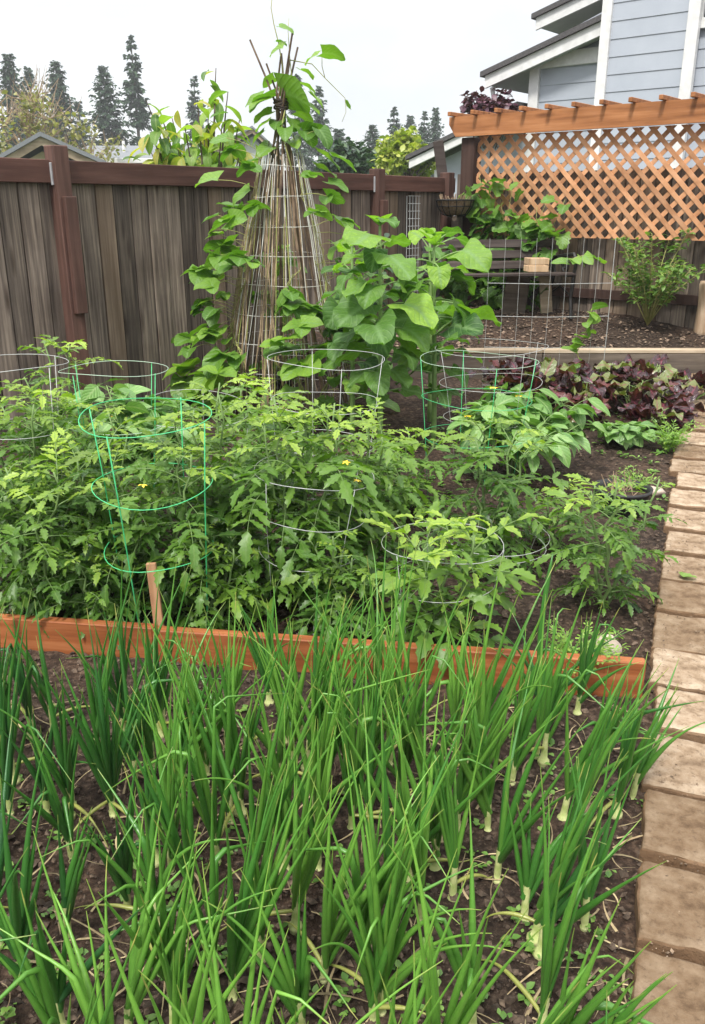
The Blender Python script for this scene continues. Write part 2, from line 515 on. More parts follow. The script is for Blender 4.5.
M['log_bark'] = simple_mat('split_log', (.26, .17, .10), (.50, .38, .27), 9, .85, bump=.5, mapscale=(2, 2, .4))
M['steel'] = simple_mat('steel_bracket', (.45, .46, .47), (.60, .61, .62), 20, .4, metal=.6)
M['stone'] = simple_mat('field_stone', (.28, .22, .17), (.50, .42, .34), 18, .85, bump=.5)
M['pot'] = simple_mat('black_plastic_pot', (.012, .012, .013), (.03, .03, .03), 20, .5)
M['coir'] = simple_mat('coir_liner', (.14, .09, .05), (.28, .20, .12), 60, .95, bump=.8)
M['white_paint'] = simple_mat('white_paint', (.54, .54, .53), (.65, .65, .64), 9, .5, bump=.05)
M['soffit'] = simple_mat('soffit_paint', (.40, .43, .42), (.46, .48, .47), 6, .6)
M['roof_dark'] = simple_mat('asphalt_shingle', (.045, .043, .045), (.10, .095, .095), 60, .9, bump=.5)
M['roof_grey'] = simple_mat('grey_shingle', (.13, .14, .15), (.19, .20, .21), 40, .9, bump=.4)
M['tan_siding'] = simple_mat('tan_siding', (.44, .35, .24), (.50, .41, .29), 4, .7)
M['blue_siding'] = simple_mat('blue_grey_siding', (.315, .345, .39), (.35, .38, .425), 2.5, .6, bump=.04, bscale=60)
M['glass_dark'] = simple_mat('window_glass', (.02, .025, .03), (.05, .06, .07), 3, .08, spec=.8)
M['plastic_white'] = simple_mat('white_plastic', (.72, .72, .70), (.80, .80, .78), 20, .45)
M['straw'] = simple_mat('dry_leaf', (.17, .12, .065), (.36, .29, .16), 25, .8, use_tint=.5)
M['weed'] = leaf_mat('weed_leaf', (.05, .13, .025), (.11, .23, .04), (.20, .34, .07), trans=.3)

def soil_mat():
    m, nt, out = newmat('garden_soil')
    b = N(nt, 'ShaderNodeBsdfPrincipled', i_Roughness=.95); b.inputs['Specular IOR Level'].default_value = .2
    n1 = noise_tex(nt, 38, 9, rough=.7); n2 = noise_tex(nt, 2.2, 4)
    col = ramp(nt, n1, [(.36, (.012, .008, .006)), (.52, (.036, .024, .017)), (.64, (.085, .060, .043)), (.78, (.20, .155, .115))])
    col = mixc(nt, col, mixc(nt, col, (1.5, 1.38, 1.3), 1.0, 'MULTIPLY'), ramp(nt, n2, [(.45, (0, 0, 0)), (.65, (1, 1, 1))]))
    # grass takes over outside the fenced garden
    geo = N(nt, 'ShaderNodeNewGeometry'); sep = N(nt, 'ShaderNodeSeparateXYZ'); nt.links.new(geo.outputs['Position'], sep.inputs[0])
    far = N(nt, 'ShaderNodeMath', operation='GREATER_THAN'); far.inputs[1].default_value = 10.5; nt.links.new(sep.outputs[1], far.inputs[0])
    gr = ramp(nt, noise_tex(nt, 6, 6), [(.35, (.03, .06, .015)), (.65, (.09, .13, .04))])
    col = mixc(nt, col, gr, far.outputs[0])
    nt.links.new(col, b.inputs['Base Color'])
    bp = N(nt, 'ShaderNodeBump', i_Strength=.9, i_Distance=.012)
    nt.links.new(noise_tex(nt, 55, 9, rough=.7), bp.inputs['Height']); nt.links.new(bp.outputs[0], b.inputs['Normal'])
    nt.links.new(b.outputs[0], out.inputs[0])
    return m
M['soil'] = soil_mat()
M['crumb'] = simple_mat('soil_crumb', (.035, .024, .017), (.12, .085, .06), 70, .95, use_tint=.6)
M['grit'] = simple_mat('path_grit', (.10, .065, .04), (.26, .19, .13), 60, .95, use_tint=.5)
M['chip'] = simple_mat('wood_chip', (.06, .04, .03), (.22, .16, .11), 30, .9, use_tint=.7)

def paver_mat():
    m, nt, out = newmat('tan_concrete_paver')
    b = N(nt, 'ShaderNodeBsdfPrincipled', i_Roughness=.9); b.inputs['Specular IOR Level'].default_value = .2
    t = tint_out(nt)
    n1 = noise_tex(nt, 9, 8, rough=.65, coord='Object')
    col = ramp(nt, n1, [(.32, (.12, .078, .048)), (.45, (.27, .200, .135)), (.62, (.42, .345, .26))])
    f = ramp(nt, t[0], [(0, (.60, .53, .46)), (1, (1.12, 1.1, 1.08))])
    col = mixc(nt, col, f, 1.0, 'MULTIPLY')
    # soil trodden onto the rims and dirt speckle
    n3 = noise_tex(nt, 4.2, 6)
    ed = N(nt, 'ShaderNodeMath', operation='ADD'); nt.links.new(t[1], ed.inputs[0]); nt.links.new(n3, ed.inputs[1])
    col = mixc(nt, col, (.17, .10, .055), ramp(nt, ed.outputs[0], [(.95, (0, 0, 0)), (1.40, (.85,) * 3)]))
    n2 = noise_tex(nt, 46, 9, rough=.75)
    col = mixc(nt, col, (.09, .058, .035), ramp(nt, n2, [(.54, (0, 0, 0)), (.68, (.85,) * 3)]))
    nt.links.new(col, b.inputs['Base Color'])
    bp = N(nt, 'ShaderNodeBump', i_Strength=.9, i_Distance=.010)
    nt.links.new(noise_tex(nt, 34, 10, rough=.72), bp.inputs['Height']); nt.links.new(bp.outputs[0], b.inputs['Normal'])
    nt.links.new(b.outputs[0], out.inputs[0])
    return m
M['paver'] = paver_mat()

# ================================================================== SETTING
# path edge in plan
PE = np.array([on_ground(px, py)[:2] for px, py in ((630, 1060), (641, 960), (648, 850), (651, 760), (657, 640), (667, 540), (678, 460), (688, 400), (692, 376))])
PE[0] = PE[1] + (PE[1] - PE[2]) * 1.6
PEs = np.concatenate([[0], np.cumsum(np.linalg.norm(np.diff(PE, axis=0), axis=1))])
def path_at(s):
    p = np.array([np.interp(s, PEs, PE[:, 0]), np.interp(s, PEs, PE[:, 1])])
    q = np.array([np.interp(s + .2, PEs, PE[:, 0]), np.interp(s + .2, PEs, PE[:, 1])])
    m = np.array([np.interp(s - .2, PEs, PE[:, 0]), np.interp(s - .2, PEs, PE[:, 1])])
    d = q - m
    return p, d / np.linalg.norm(d)
def path_x(Y):
    return float(np.interp(Y, PE[:, 1], PE[:, 0]))

WALL_Y, WALL_X0, WALL_X1 = 7.22, -0.75, 3.9

def build_ground():
    xs = np.concatenate([[-400, -120, -40, -15, -7, -4.5, -3.4], np.arange(-2.9, 3.2, .024), [3.4, 4.5, 7, 15, 40, 120, 400]])
    ys = np.concatenate([[-60, -15, -4, -1, .1], np.arange(.6, 7.4, .024), [7.7, 8.4, 9.4, 10.4, 14, 22, 45, 120, 500]])
    X, Y = np.meshgrid(xs, ys, indexing='ij')
    Z = 0.054 * np.clip(Y - 2.6, 0, 6.5)
    fine = (X > -2.95) & (X < 3.2) & (Y > .58) & (Y < 7.42)
    sh = X.shape
    zz = Z.ravel().copy(); ff = fine.ravel(); Xf, Yf = X.ravel(), Y.ravel()
    for i in np.nonzero(ff)[0]:
        v = Vector((Xf[i] * 3, Yf[i] * 3, 0))
        zz[i] += .016 * mnoise.noise(v) + .009 * mnoise.noise(v * 4.3) + .006 * mnoise.noise(v * 12.1)
    n = sh[1]
    i, j = np.meshgrid(np.arange(sh[0] - 1), np.arange(sh[1] - 1), indexing='ij')
    a = (i * n + j).ravel()
    F = np.stack([a, a + n, a + n + 1, a + 1], 1)
    mb = MB(); mb.add(np.stack([Xf, Yf, zz], 1), F)
    tag(mb.build('ground', M['soil'], smooth=True), kind='structure')
build_ground()

CX, CY = 1.07, 9.5                       # fence corner
LRZ = math.atan2(-.639, .769)            # direction of the back fence and lattice
FRZ = math.atan2(.769, .639)             # direction of the side fence

def terrace_z(X, Y):
    return .435 + .21 * min(1.0, max(0.0, (Y - WALL_Y) / 1.0)) + .012 * mnoise.noise(Vector((X * 4, Y * 4, 3))) + .008 * mnoise.noise(Vector((X * 15, Y * 15, 3)))

def build_terrace():
    mb = MB()
    nu, nv = 130, 70
    V = []
    for i in range(nu):
        for j in range(nv):
            s, t = i / (nu - 1), j / (nv - 1)
            a = np.array([-.75 + s * 4.55, WALL_Y + .05])
            if s < .42:
                k = s / .42; b = np.array([-.80 + k * 1.87, 7.27 + k * 2.23])
            else:
                k = (s - .42) / .58; b = np.array([CX + k * 2.73, CY - k * 2.2])
            p = a * (1 - t) + b * t
            V.append((p[0], p[1], terrace_z(p[0], p[1])))
    mb.add(np.array(V), _faces(nu, nv)[:, ::-1])
    tag(mb.build('terrace_soil', M['soil'], smooth=True), kind='structure')
build_terrace()

rng = np.random.RandomState(5)
# ---- crumbs of soil and wood chips: nobody could count them
def clods(name, mat, pts, smin, smax, flat, seed):
    r = np.random.RandomState(seed)
    mb = MB()
    base = np.array([[1, 0, 0], [-1, 0, 0], [0, 1, 0], [0, -1, 0], [0, 0, 1], [0, 0, -1.]])
    F = np.array([[0, 2, 4], [2, 1, 4], [1, 3, 4], [3, 0, 4], [2, 0, 5], [1, 2, 5], [3, 1, 5], [0, 3, 5]])
    for p in pts:
        s = smin + (smax - smin) * r.rand() ** 3
        V = base * r.uniform(.6, 1.3, (6, 1)) * np.array([s, s * r.uniform(.5, 1), s * flat])
        V = V @ frame(r.uniform(0, 6.28), r.normal(0, .3), r.normal(0, .3)).T
        mb.add(V + p, F, np.array([r.rand(), .5, .5]))
    return tag(mb.build(name, mat), kind='stuff')

pts = []
for _ in range(26000):
    Y = .9 + 4.6 * rng.rand() ** 1.9
    X = rng.uniform(-1.0 - .35 * Y, path_x(Y) + .05)
    pts.append((X, Y, gz(Y) + rng.uniform(-.004, .010)))
clods('soil_crumbs', M['crumb'], pts, .003, .019, .7, 1)
pts = []
for _ in range(1500):
    Y = .95 + 5.8 * rng.rand() ** 1.6
    X = path_x(Y) + (.015 + abs(rng.normal(0, .05)) if rng.rand() < .75 else rng.uniform(0, .46))
    pts.append((X, Y, gz(Y) + .0385))
clods('path_grit', M['grit'], pts, .0015, .007, .5, 7)
pts = []
for _ in range(3800):
    Y = rng.uniform(WALL_Y + .08, 9.2); X = rng.uniform(-.2, 3.5)
    u = (X - CX) * .639 + (Y - CY) * .769
    w = -(X - CX) * .769 + (Y - CY) * .639
    if u > -.08 or (w > -.08): continue
    pts.append((X, Y, terrace_z(X, Y) + .008))
clods('wood_chips', M['chip'], pts, .008, .03, .35, 2)

# ================================================================== PATH
def paver(loc, rz, L, W, H, seed, label, tone=0.0):
    r = np.random.RandomState(seed)
    nu, nv = 18, 18
    mb = MB()
    u = np.linspace(-1, 1, nu); v = np.linspace(-1, 1, nv)
    U, Vv = np.meshgrid(u, v, indexing='ij')
    def edge(a): return np.sign(a) * (1 - (1 - np.abs(a)) ** 1.9)
    X = edge(U) * W / 2; Y = edge(Vv) * L / 2
    ro = np.clip((np.maximum(np.abs(U), np.abs(Vv)) - .72) / .28, 0, 1)
    Z = H - .007 * ro ** 6
    so = Vector((seed * 3.1, seed * 1.7, 0))
    for i in range(nu):
        for j in range(nv):
            e = ro[i, j]
            q = Vector((X[i, j] * 9, Y[i, j] * 9, 0)) + so
            Z[i, j] += .005 * mnoise.noise(q * 1.6) + .003 * mnoise.noise(q * 5)
            X[i, j] += e * (.008 * mnoise.noise(q * 1.3 + Vector((9, 0, 0))) + .008 * mnoise.noise(q * 5 + Vector((3, 0, 0))))
            Y[i, j] += e * (.007 * mnoise.noise(q * 1.3 + Vector((0, 9, 4))) + .008 * mnoise.noise(q * 5 + Vector((0, 3, 4))))
    T = np.stack([X, Y, Z], -1).reshape(-1, 3)
    ti = max(0.0, r.rand() - tone)
    A = np.stack([np.full(nu * nv, ti), ro.ravel() * .8, np.full(nu * nv, .5)], 1)
    mb.add(T, _faces(nu, nv), A)
    per = [i * nv for i in range(nu)] + [(nu - 1) * nv + j for j in range(1, nv)] + [i * nv + nv - 1 for i in range(nu - 2, -1, -1)] + [j for j in range(nv - 2, 0, -1)]
    top = T[per]; mid = top * np.array([1.006, 1.006, 0]) + np.array([0, 0, H * .5]); bot = mid * np.array([1, 1, 0]) + np.array([0, 0, -.02])
    n = len(per)
    k = np.arange(n); k2 = (k + 1) % n
    F = np.concatenate([np.stack([k, k + n, k2 + n, k2], 1), np.stack([k + n, k + 2 * n, k2 + 2 * n, k2 + n], 1)])
    mb.add(np.concatenate([top, mid, bot]), F[:, ::-1], np.array([ti * .6, 1.0, .5]))
    o = mb.build('paver', M['paver'], smooth=False)
    me = o.data
    me.polygons.foreach_set('use_smooth', np.array([len(p.vertices) == 4 and p.normal.z > .5 for p in me.polygons]))
    o.location = loc; o.rotation_euler = (r.normal(0, .018) + (.05 if loc[1] > 2.6 else .01), r.normal(0, .012), rz + r.normal(0, .025))
    return tag(o, label, 'paver', 'tan pavers of the garden path')

PITCHL = .292
ordw = ['first', 'second', 'third', 'fourth', 'fifth', 'sixth', 'seventh', 'eighth', 'ninth', 'tenth', 'eleventh', 'twelfth', 'thirteenth', 'fourteenth', 'fifteenth', 'sixteenth', 'seventeenth', 'eighteenth', 'nineteenth', 'twentieth', 'twenty-first', 'twenty-second']
k, s = 0, .02
paver_pts = []
while True:
    W = .46
    pp, pdir = path_at(s + PITCHL / 2)
    cxy = pp + np.array([pdir[1], -pdir[0]]) * (W / 2 - .01 + rng.normal(0, .010))
    if cxy[1] > WALL_Y - .16 or s > PEs[-1] + .5: break
    paver_pts.append((cxy[0], cxy[1], math.atan2(pdir[1], pdir[0]) - PI / 2))
    s += PITCHL
for k, cxy in enumerate(paver_pts):
    lab = 'tan path paver, %s in line counting from the photo\'s bottom edge' % ordw[min(k, 21)]
    if k == len(paver_pts) - 1: lab = 'tan path paver farthest away, butting the dark retaining timber'
    paver((cxy[0], cxy[1], gz(cxy[1]) - .022), cxy[2], PITCHL - .034 + rng.normal(0, .007), .46, .062 + rng.normal(0, .005), 40 + k, lab, max(0, .75 - .13 * k))

# little plucked leaf lying on a paver
c = on_ground(682, 588)
mb = MB()
for k in range(5):
    leaf(mb, np.array([0, 0, .004]), frame(-.3 + k * .5 + rng.normal(0, .2), .15), .06, .025, prof_ovate, 6, 1, .3, .5, .03, .2, 0, .7, rng)
o = tag(mb.build('plucked_leaf', M['bush'], smooth=True), 'small pale green plucked leaf lying on a tan paver', 'leaf')
o.location = (c[0], c[1], gz(c[1]) + .048)

# ================================================================== BED BOARD
ba, bb = on_ground(-60, 645), on_ground(642, 700)
bb[2] = ba[2] = 0
bd = (bb - ba); BL = np.linalg.norm(bd); bd /= BL
brz = math.atan2(bd[1], bd[0])
jx = .86
for (x0, x1, yo, lab) in ((-.35, jx - .004, .012, 'orange stained timber bed edging, left board with the wooden stake behind it'),
                          (jx, BL, 0, 'orange stained timber bed edging, right board ending beside the tan path')):
    mb = MB()
    box(mb, ((x0 + x1) / 2, .021, .068), (x1 - x0, .042, .15), None, np.array([rng.rand(), 0, .5]), .004)
    o = mb.build('bed_board', M['bed_board'])
    o.location = tuple(ba + np.array([-bd[1], bd[0], 0]) * yo); o.rotation_euler = (0, 0, brz)
    tag(o, lab, 'board', 'orange boards edging the onion bed')
def board_y(X):
    return ba[1] + (X - ba[0]) * bd[1] / bd[0]

# stake leaning behind it
sb, st_ = at_depth(159, 622, board_y(-.55) + .10), at_depth(151, 563, board_y(-.55) + .12)
sb[2] = min(sb[2], .10)
mb = MB()
d = st_ - sb
bar(mb, -d * .6, d, .036, .018, (0, 1, .01), np.array([.6, 0, .5]), .002)
o = tag(mb.build('wooden_stake', M['stake_wood']), 'short flat brown wooden stake leaning behind the orange board', 'stake')
o.location = tuple(sb)

# ================================================================== SIDE FENCE
TOP = 1.89
def board_fence(root, u0, u1, z0, ztop, seed, w=.142):
    r = np.random.RandomState(seed)
    mb = MB()
    x = u0
    while x < u1 - .02:
        ww = min(w * r.uniform(.94, 1.04), u1 - x)
        st = 1.0 if r.rand() < .16 else r.uniform(0, .45)
        box(mb, (x + ww / 2, .014 + r.normal(0, .004), (z0 + ztop) / 2), (ww - .008, .019, ztop - z0), frame(0, r.normal(0, .0006)), np.array([r.rand(), st, .5]), .002)
        if x + ww < u1 - .03: box(mb, (x + ww, .042, (z0 + ztop) / 2), (.05, .012, ztop - z0 - .004), None, np.array([.1, 0, .5]))
        x += ww
    return mb.build('board_panel', M['fence_board'], root)

fA = np.array([-1.84, 6.0])
side = thing('board_fence', 'weathered grey brown board fence with red brown rail running along the left', 'fence', (fA[0], fA[1], 0), FRZ)
board_fence(side, -3.2, 4.50, 0, TOP - .10, 11)
posts_u = [-2.75, -.12, 3.2, 4.36]
edges = [-3.2] + [v for p in posts_u for v in (p - .06, p + .06)] + [4.5]
for i in range(0, len(edges), 2):
    mb = MB()
    a, b = edges[i], edges[i + 1]
    box(mb, ((a + b) / 2, -.022, TOP - .07), (b - a - .006, .042, .14), None, np.array([rng.rand(), 0, .5]), .004)
    mb.build('top_rail', M['fence_rail'], side)
for p in posts_u:
    mb = MB()
    ph = TOP + (.085 if p < 3 else .05)
    box(mb, (p, -.03, ph / 2), (.108, .112, ph), None, np.array([rng.rand(), 0, .5]), .006)
    po = mb.build('post', M['fence_post'], side)
    if p > 4: continue
    for sgn in (-1, 1):
        m2 = MB()
        box(m2, (p + sgn * .062, -.048, TOP - .085), (.014, .016, .135), None, None, .002)
        m2.build('bracket', M['steel'], side)
    m2 = MB()
    box(m2, (p + .012, -.106, 1.30), (.085, .038, .74), None, np.array([.6, 0, .5]), .004)
    m2.build('batten', M['fence_post'], side)

# ================================================================== BACK FENCE + LATTICE SCREEN
def loc_plane(px, py, off):
    """(x, z) where the ray meets the vertical plane at offset off behind the lattice line, in the frame turned by LRZ at the corner"""
    d = ray(px, py)
    nx, ny = .639, .769
    t = ((CX * nx + CY * ny) + off) / (d[0] * nx + d[1] * ny)
    p = d * t
    lx = (p[0] - CX) * .769 + (p[1] - CY) * -.639
    return lx, EYE + p[2]

back = thing('board_fence', 'dark weathered board fence standing behind the cedar lattice screen', 'fence', (CX, CY, 0), LRZ)
board_fence(back, 0.02, 3.9, 0, 1.93, 23)
mb = MB(); box(mb, (1.95, -.020, .82), (3.7, .036, .09), None, np.array([.4, 0, .5]), .004); mb.build('rail', M['dark_post'], back)

lat = thing('lattice_screen', 'orange cedar lattice screen with beam and rafter tails in front of the grey house', 'lattice', (CX, CY, 0), LRZ)
LY = -.17
L0, L1, ZB, ZT = .365, 3.75, 1.335, 2.262
def clip_strip(c, sgn, hw):
    P = [(L0 - 9, sgn * (L0 - 9) + c - hw), (L1 + 9, sgn * (L1 + 9) + c - hw), (L1 + 9, sgn * (L1 + 9) + c + hw), (L0 - 9, sgn * (L0 - 9) + c + hw)]
    for ax, lim, sg in ((0, L0, 1), (0, L1, -1), (1, ZB, 1), (1, ZT, -1)):
        Q = []
        for i in range(len(P)):
            a, b = P[i], P[(i + 1) % len(P)]
            da, db = sg * (a[ax] - lim), sg * (b[ax] - lim)
            if da >= 0: Q.append(a)
            if (da > 0 > db) or (da < 0 < db):
                t = da / (da - db); Q.append((a[0] + (b[0] - a[0]) * t, a[1] + (b[1] - a[1]) * t))
        P = Q
        if len(P) < 3: return None
    return P
for sgn, yo in ((1, LY), (-1, LY - .0085)):
    mb = MB()
    per = .142
    cc = -6.0
    while cc < 8:
        P = clip_strip(cc, sgn, .0275)
        if P: prism(mb, [(x, yo, z) for x, z in P], (0, .0075, 0), np.array([rng.rand(), 0, .5]))
        cc += per
    mb.build('lattice_panel', M['lattice'], lat)
for px_ in (.285, 3.83):
    mb = MB(); box(mb, (px_, LY + .005, 1.13), (.15, .14, 2.25), None, np.array([.5, 0, .5]), .006); mb.build('post', M['dark_post'], lat)
mb = MB()
zb0, zb1 = 2.262, 2.445
prism(mb, [(.09, LY - .115, zb1), (.09, LY - .115, zb1 - .07), (.17, LY - .115, zb0), (4.1, LY - .115, zb0), (4.1, LY - .115, zb1)], (0, .042, 0), np.array([.4, 0, .5]))
mb.build('beam', M['cedar'], lat)
xx = .14
while xx < 4.0:
    mb = MB()
    y0, y1 = LY - .20, LY + .22
    box(mb, (xx, (y0 + y1) / 2, zb1 + .021), (.036, y1 - y0, .038), frame(0, 0, 0), np.array([rng.rand(), 0, .5]), .004)
    mb.build('rafter', M['cedar'], lat)
    xx += .262

# plank leaning behind the fence at the corner
a, b = at_depth(462, 195, 9.62), at_depth(438, 141, 9.75)
mb = MB(); bar(mb, np.array([a[0] - b[0], a[1] - b[1], -b[2]]) + np.array([.12, 0, 0]), np.zeros(3), .11, .03, (0, 1, .2), np.array([.5, 0, .5]), .003)
o = tag(mb.build('leaning_plank', M['bench_wood']), 'dark plank leaning up behind the fence corner left of the lattice post', 'plank'); o.location = tuple(b)

# ================================================================== HOUSE BEHIND
hs = thing('house', 'blue grey lap sided house with white trim behind the lattice screen', 'house', (CX, CY, 0), LRZ)
HO = 4.2
def lap_wall(root, x0, x1, z0, z1, off, lap=.215, topfn=None, name='wall'):
    mb = MB()
    z = z0
    while z < z1:
        zt = min(z + lap, z1)
        xa, xb = x0, x1
        V = [(xa, off - .012, z), (xb, off - .012, z), (xb, off - .002, zt + .002), (xa, off - .002, zt + .002), (xa, off + .02, z), (xb, off + .02, z)]
        mb.add(np.array(V), [[0, 1, 2, 3], [4, 5, 1, 0]])
        z += lap
    box(mb, ((x0 + x1) / 2, off + .11, (z0 + z1) / 2), (x1 - x0, .16, z1 - z0))
    return mb.build(name, M['blue_siding'], root)
xc, _ = loc_plane(607, 50, HO)
xc2, _ = loc_plane(691, 50, HO)
lap_wall(hs, xc, xc2, .3, 7.2, HO)
lap_wall(hs, xc2, xc2 + 5.0, .3, 7.2, HO + .12)
for x, w, of in ((xc - .03, .14, HO - .03), (xc2, .15, HO - .03)):
    mb = MB(); box(mb, (x, of + .02, 3.75), (w, .09, 6.9), None, None, .006); mb.build('corner_board', M['white_paint'], hs)
# window, upper right
wx, wz = loc_plane(698, 33, HO + .1)
fr = MB()
ww, wh = 1.1, 1.3
for (cx_, cz_, sx_, sz_) in ((0, 0, ww, .12), (0, wh, ww, .12), (-ww / 2 + .05, wh / 2, .10, wh - .125), (ww / 2 - .05, wh / 2, .10, wh - .125), (0, wh / 2, .05, wh - .125)):
    box(fr, (wx + ww / 2 + cx_ - .05, HO + .075, wz + cz_ + .1), (sx_, .06, sz_), None, None, .005)
fo = fr.build('window', M['white_paint'], hs)
pn = MB(); box(pn, (wx + ww / 2 - .05, HO + .112, wz + wh / 2 + .1), (ww - .12, .02, wh - .1)); pn.build('pane', M['glass_dark'], fo)
# set-back wing on the left with its own rake roof
WO = HO + .42
xl, _ = loc_plane(534, 90, WO); xr, _ = loc_plane(607, 90, WO)
_, zl = loc_plane(534, 55, WO); _, zr = loc_plane(600, 27, WO)
lap_wall(hs, xl, xr + .3, .3, zl - .02, WO, name='wing_wall')
# gable piece under the rake
mb = MB(); prism(mb, [(xl, WO + .01, zl - .02), (xr + .3, WO + .01, zl - .02), (xr + .3, WO + .01, zr + .35), (xl, WO + .01, zl + .10)], (0, .14, 0)); mb.build('wing_gable', M['blue_siding'], hs)
mb = MB(); box(mb, ((xl + xr) / 2, WO - .03, zl - .10), (xr - xl, .05, .20), None, None, .006); mb.build('frieze_board', M['white_paint'], hs)
mb = MB(); box(mb, (xl + .02, WO - .015, zl / 2), (.16, .10, zl - .25), None, None, .006); mb.build('corner_board', M['white_paint'], hs)
mb = MB(); box(mb, (xl - .25, WO + .85, zl / 2 - .1), (.30, .12, zl), None, None, .006); mb.build('porch_post', M['white_paint'], hs)
def rake(pa, pb, off, depth, th=.20):
    """roof slab whose front edge runs through the two pixels, with white fascia and dark shingles"""
    xa, za = loc_plane(*pa, off); xb, zb = loc_plane(*pb, off)
    sl = (zb - za) / (xb - xa)
    xe = xb + 1.6; ze = zb + sl * 1.6
    mb = MB(); prism(mb, [(xa, off, za), (xe, off, ze), (xe, off, ze - th), (xa, off, za - th)], (0, .045, 0)); mb.build('fascia', M['white_paint'], hs)
    mb = MB(); prism(mb, [(xa + .02, off + .048, za - .03), (xe, off + .048, ze - .03), (xe, off + .048, ze - th + .04), (xa + .02, off + .048, za - th + .04)], (0, depth, 0)); mb.build('soffit', M['soffit'], hs)
    mb = MB(); prism(mb, [(xa - .06, off - .05, za + .003 - .06 * sl), (xe, off - .05, ze + .003), (xe, off - .05, ze + .075), (xa - .06, off - .05, za + .075 - .06 * sl)], (0, depth + .1, 0)); mb.build('roof', M['roof_dark'], hs)
    return xa, za
xa, za = rake((485, 76), (604, 20), HO + .12, 4.5, .17)
rake((536, 18), (596, -11), HO + 1.35, 5, .17)
mb = MB()
gx, gzv = xa + .03, za - .14
tube(mb, [(gx, HO + .30, gzv), (gx + .02, HO + .32, gzv - .16), (gx + .30, HO + .75, gzv - .32), (gx + .32, HO + .80, gzv - .5), (gx + .32, HO + .8, .4)], .04, 8)
mb.build('downspout', M['white_paint'], hs)

# neighbour's garage seen left of the lattice post
ga = thing('garage', 'small blue grey gable with white fascia left of the lattice post', 'garage', (CX, CY, 0), LRZ)
GO = 4.4
x0, z0 = loc_plane(409, 160, GO); x1, z1 = loc_plane(456, 137, GO)
sl = (z1 - z0) / (x1 - x0); xe = x0 + 2.0; ze = z0 + sl * 2.0
mb = MB(); prism(mb, [(x0, GO, z0), (xe, GO, ze), (xe, GO, ze - .13), (x0, GO, z0 - .13)], (0, .05, 0)); mb.build('fascia', M['white_paint'], ga)
mb = MB(); prism(mb, [(x0 - .05, GO - .04, z0 + .003), (xe, GO - .04, ze + .003), (xe, GO - .04, ze + .07), (x0 - .05, GO - .04, z0 + .07)], (0, 4, 0)); mb.build('roof', M['roof_dark'], ga)
xw, _ = loc_plane(437, 160, GO + .3)
mb = MB()
prism(mb, [(xw, GO + .3, .3), (xe, GO + .3, .3), (xe, GO + .3, ze - .15), (xw, GO + .3, z0 + sl * (xw - x0) - .15)], (0, .15, 0)); mb.build('wall', M['blue_siding'], ga)
mb = MB(); box(mb, (xw + .05, GO + .27, 1.2), (.12, .06, 2.0), None, None, .005); mb.build('corner_board', M['white_paint'], ga)

# ---- far houses beyond the side fence
def far_house(pl, pr, pk, Y, label, wallm, roofm, gable=True, depth=9):
    L = at_depth(*pl, Y); R = at_depth(*pr, Y)
    t = thing('house', label, 'house', ((L[0] + R[0]) / 2, Y, 0), -math.atan2((L[0] + R[0]) / 2, Y) if gable else 0)
    hw = (R[0] - L[0]) / 2; ze = L[2]
    if gable:
        K = at_depth(*pk, Y); kx = K[0] - (L[0] + R[0]) / 2; kz = K[2]
        mb = MB(); prism(mb, [(-hw + .4, 0, 0), (hw - .4, 0, 0), (hw - .4, 0, ze - .1), (kx, 0, kz - .35), (-hw + .4, 0, ze - .1)], (0, depth, 0)); mb.build('wall', wallm, t)
        for s, ex in ((-1, -hw), (1, hw)):
            mb = MB(); prism(mb, [(kx, -.5, kz), (ex, -.5, ze), (ex, -.5, ze - .22), (kx, -.5, kz - .22)], (0, .12, 0)); mb.build('fascia', M['cap_wood'], t)
            mb = MB(); prism(mb, [(kx, -.6, kz + .005), (ex * 1.02, -.6, ze + .005), (ex * 1.02, -.6, ze + .12), (kx, -.6, kz + .12)], (0, depth, 0)); mb.build('roof', roofm, t)
    else:
        kz = at_depth(*pk, Y)[2]
        mb = MB(); box(mb, (0, 3, ze / 2 - .1), (2 * hw - .6, 6, ze - .2)); mb.build('wall', wallm, t)
        mb = MB(); prism(mb, [(-hw, -.5, ze), (-hw, 3.5, kz), (-hw, 7, ze)], (2 * hw, 0, 0)); mb.build('roof', roofm, t)
        mb = MB(); box(mb, (0, -.56, ze - .02), (2 * hw, .1, .16), None, None, .01); mb.build('gutter', M['white_paint'], t)
        for fx in (-.1, .35):
            mb = MB(); tube(mb, [(hw * fx, 1.6, kz - 1.3), (hw * fx, 1.6, kz + .05)], .06, 8); mb.build('vent_pipe', M['white_paint'], t)
    return t
far_house((-2, 166), (103, 166), (41, 138), 26, 'tan gabled house peeking over the left end of the fence', M['tan_siding'], M['roof_grey'])
far_house((62, 161), (178, 161), (120, 139), 34, 'long grey roofed house with white gutter and vent pipes beyond the fence', M['tan_siding'], M['roof_grey'], False)
far_house((200, 160), (285, 160), (252, 129), 48, 'pale grey gabled house half hidden behind the drooping leaf tree', M['soffit'], M['roof_grey'])

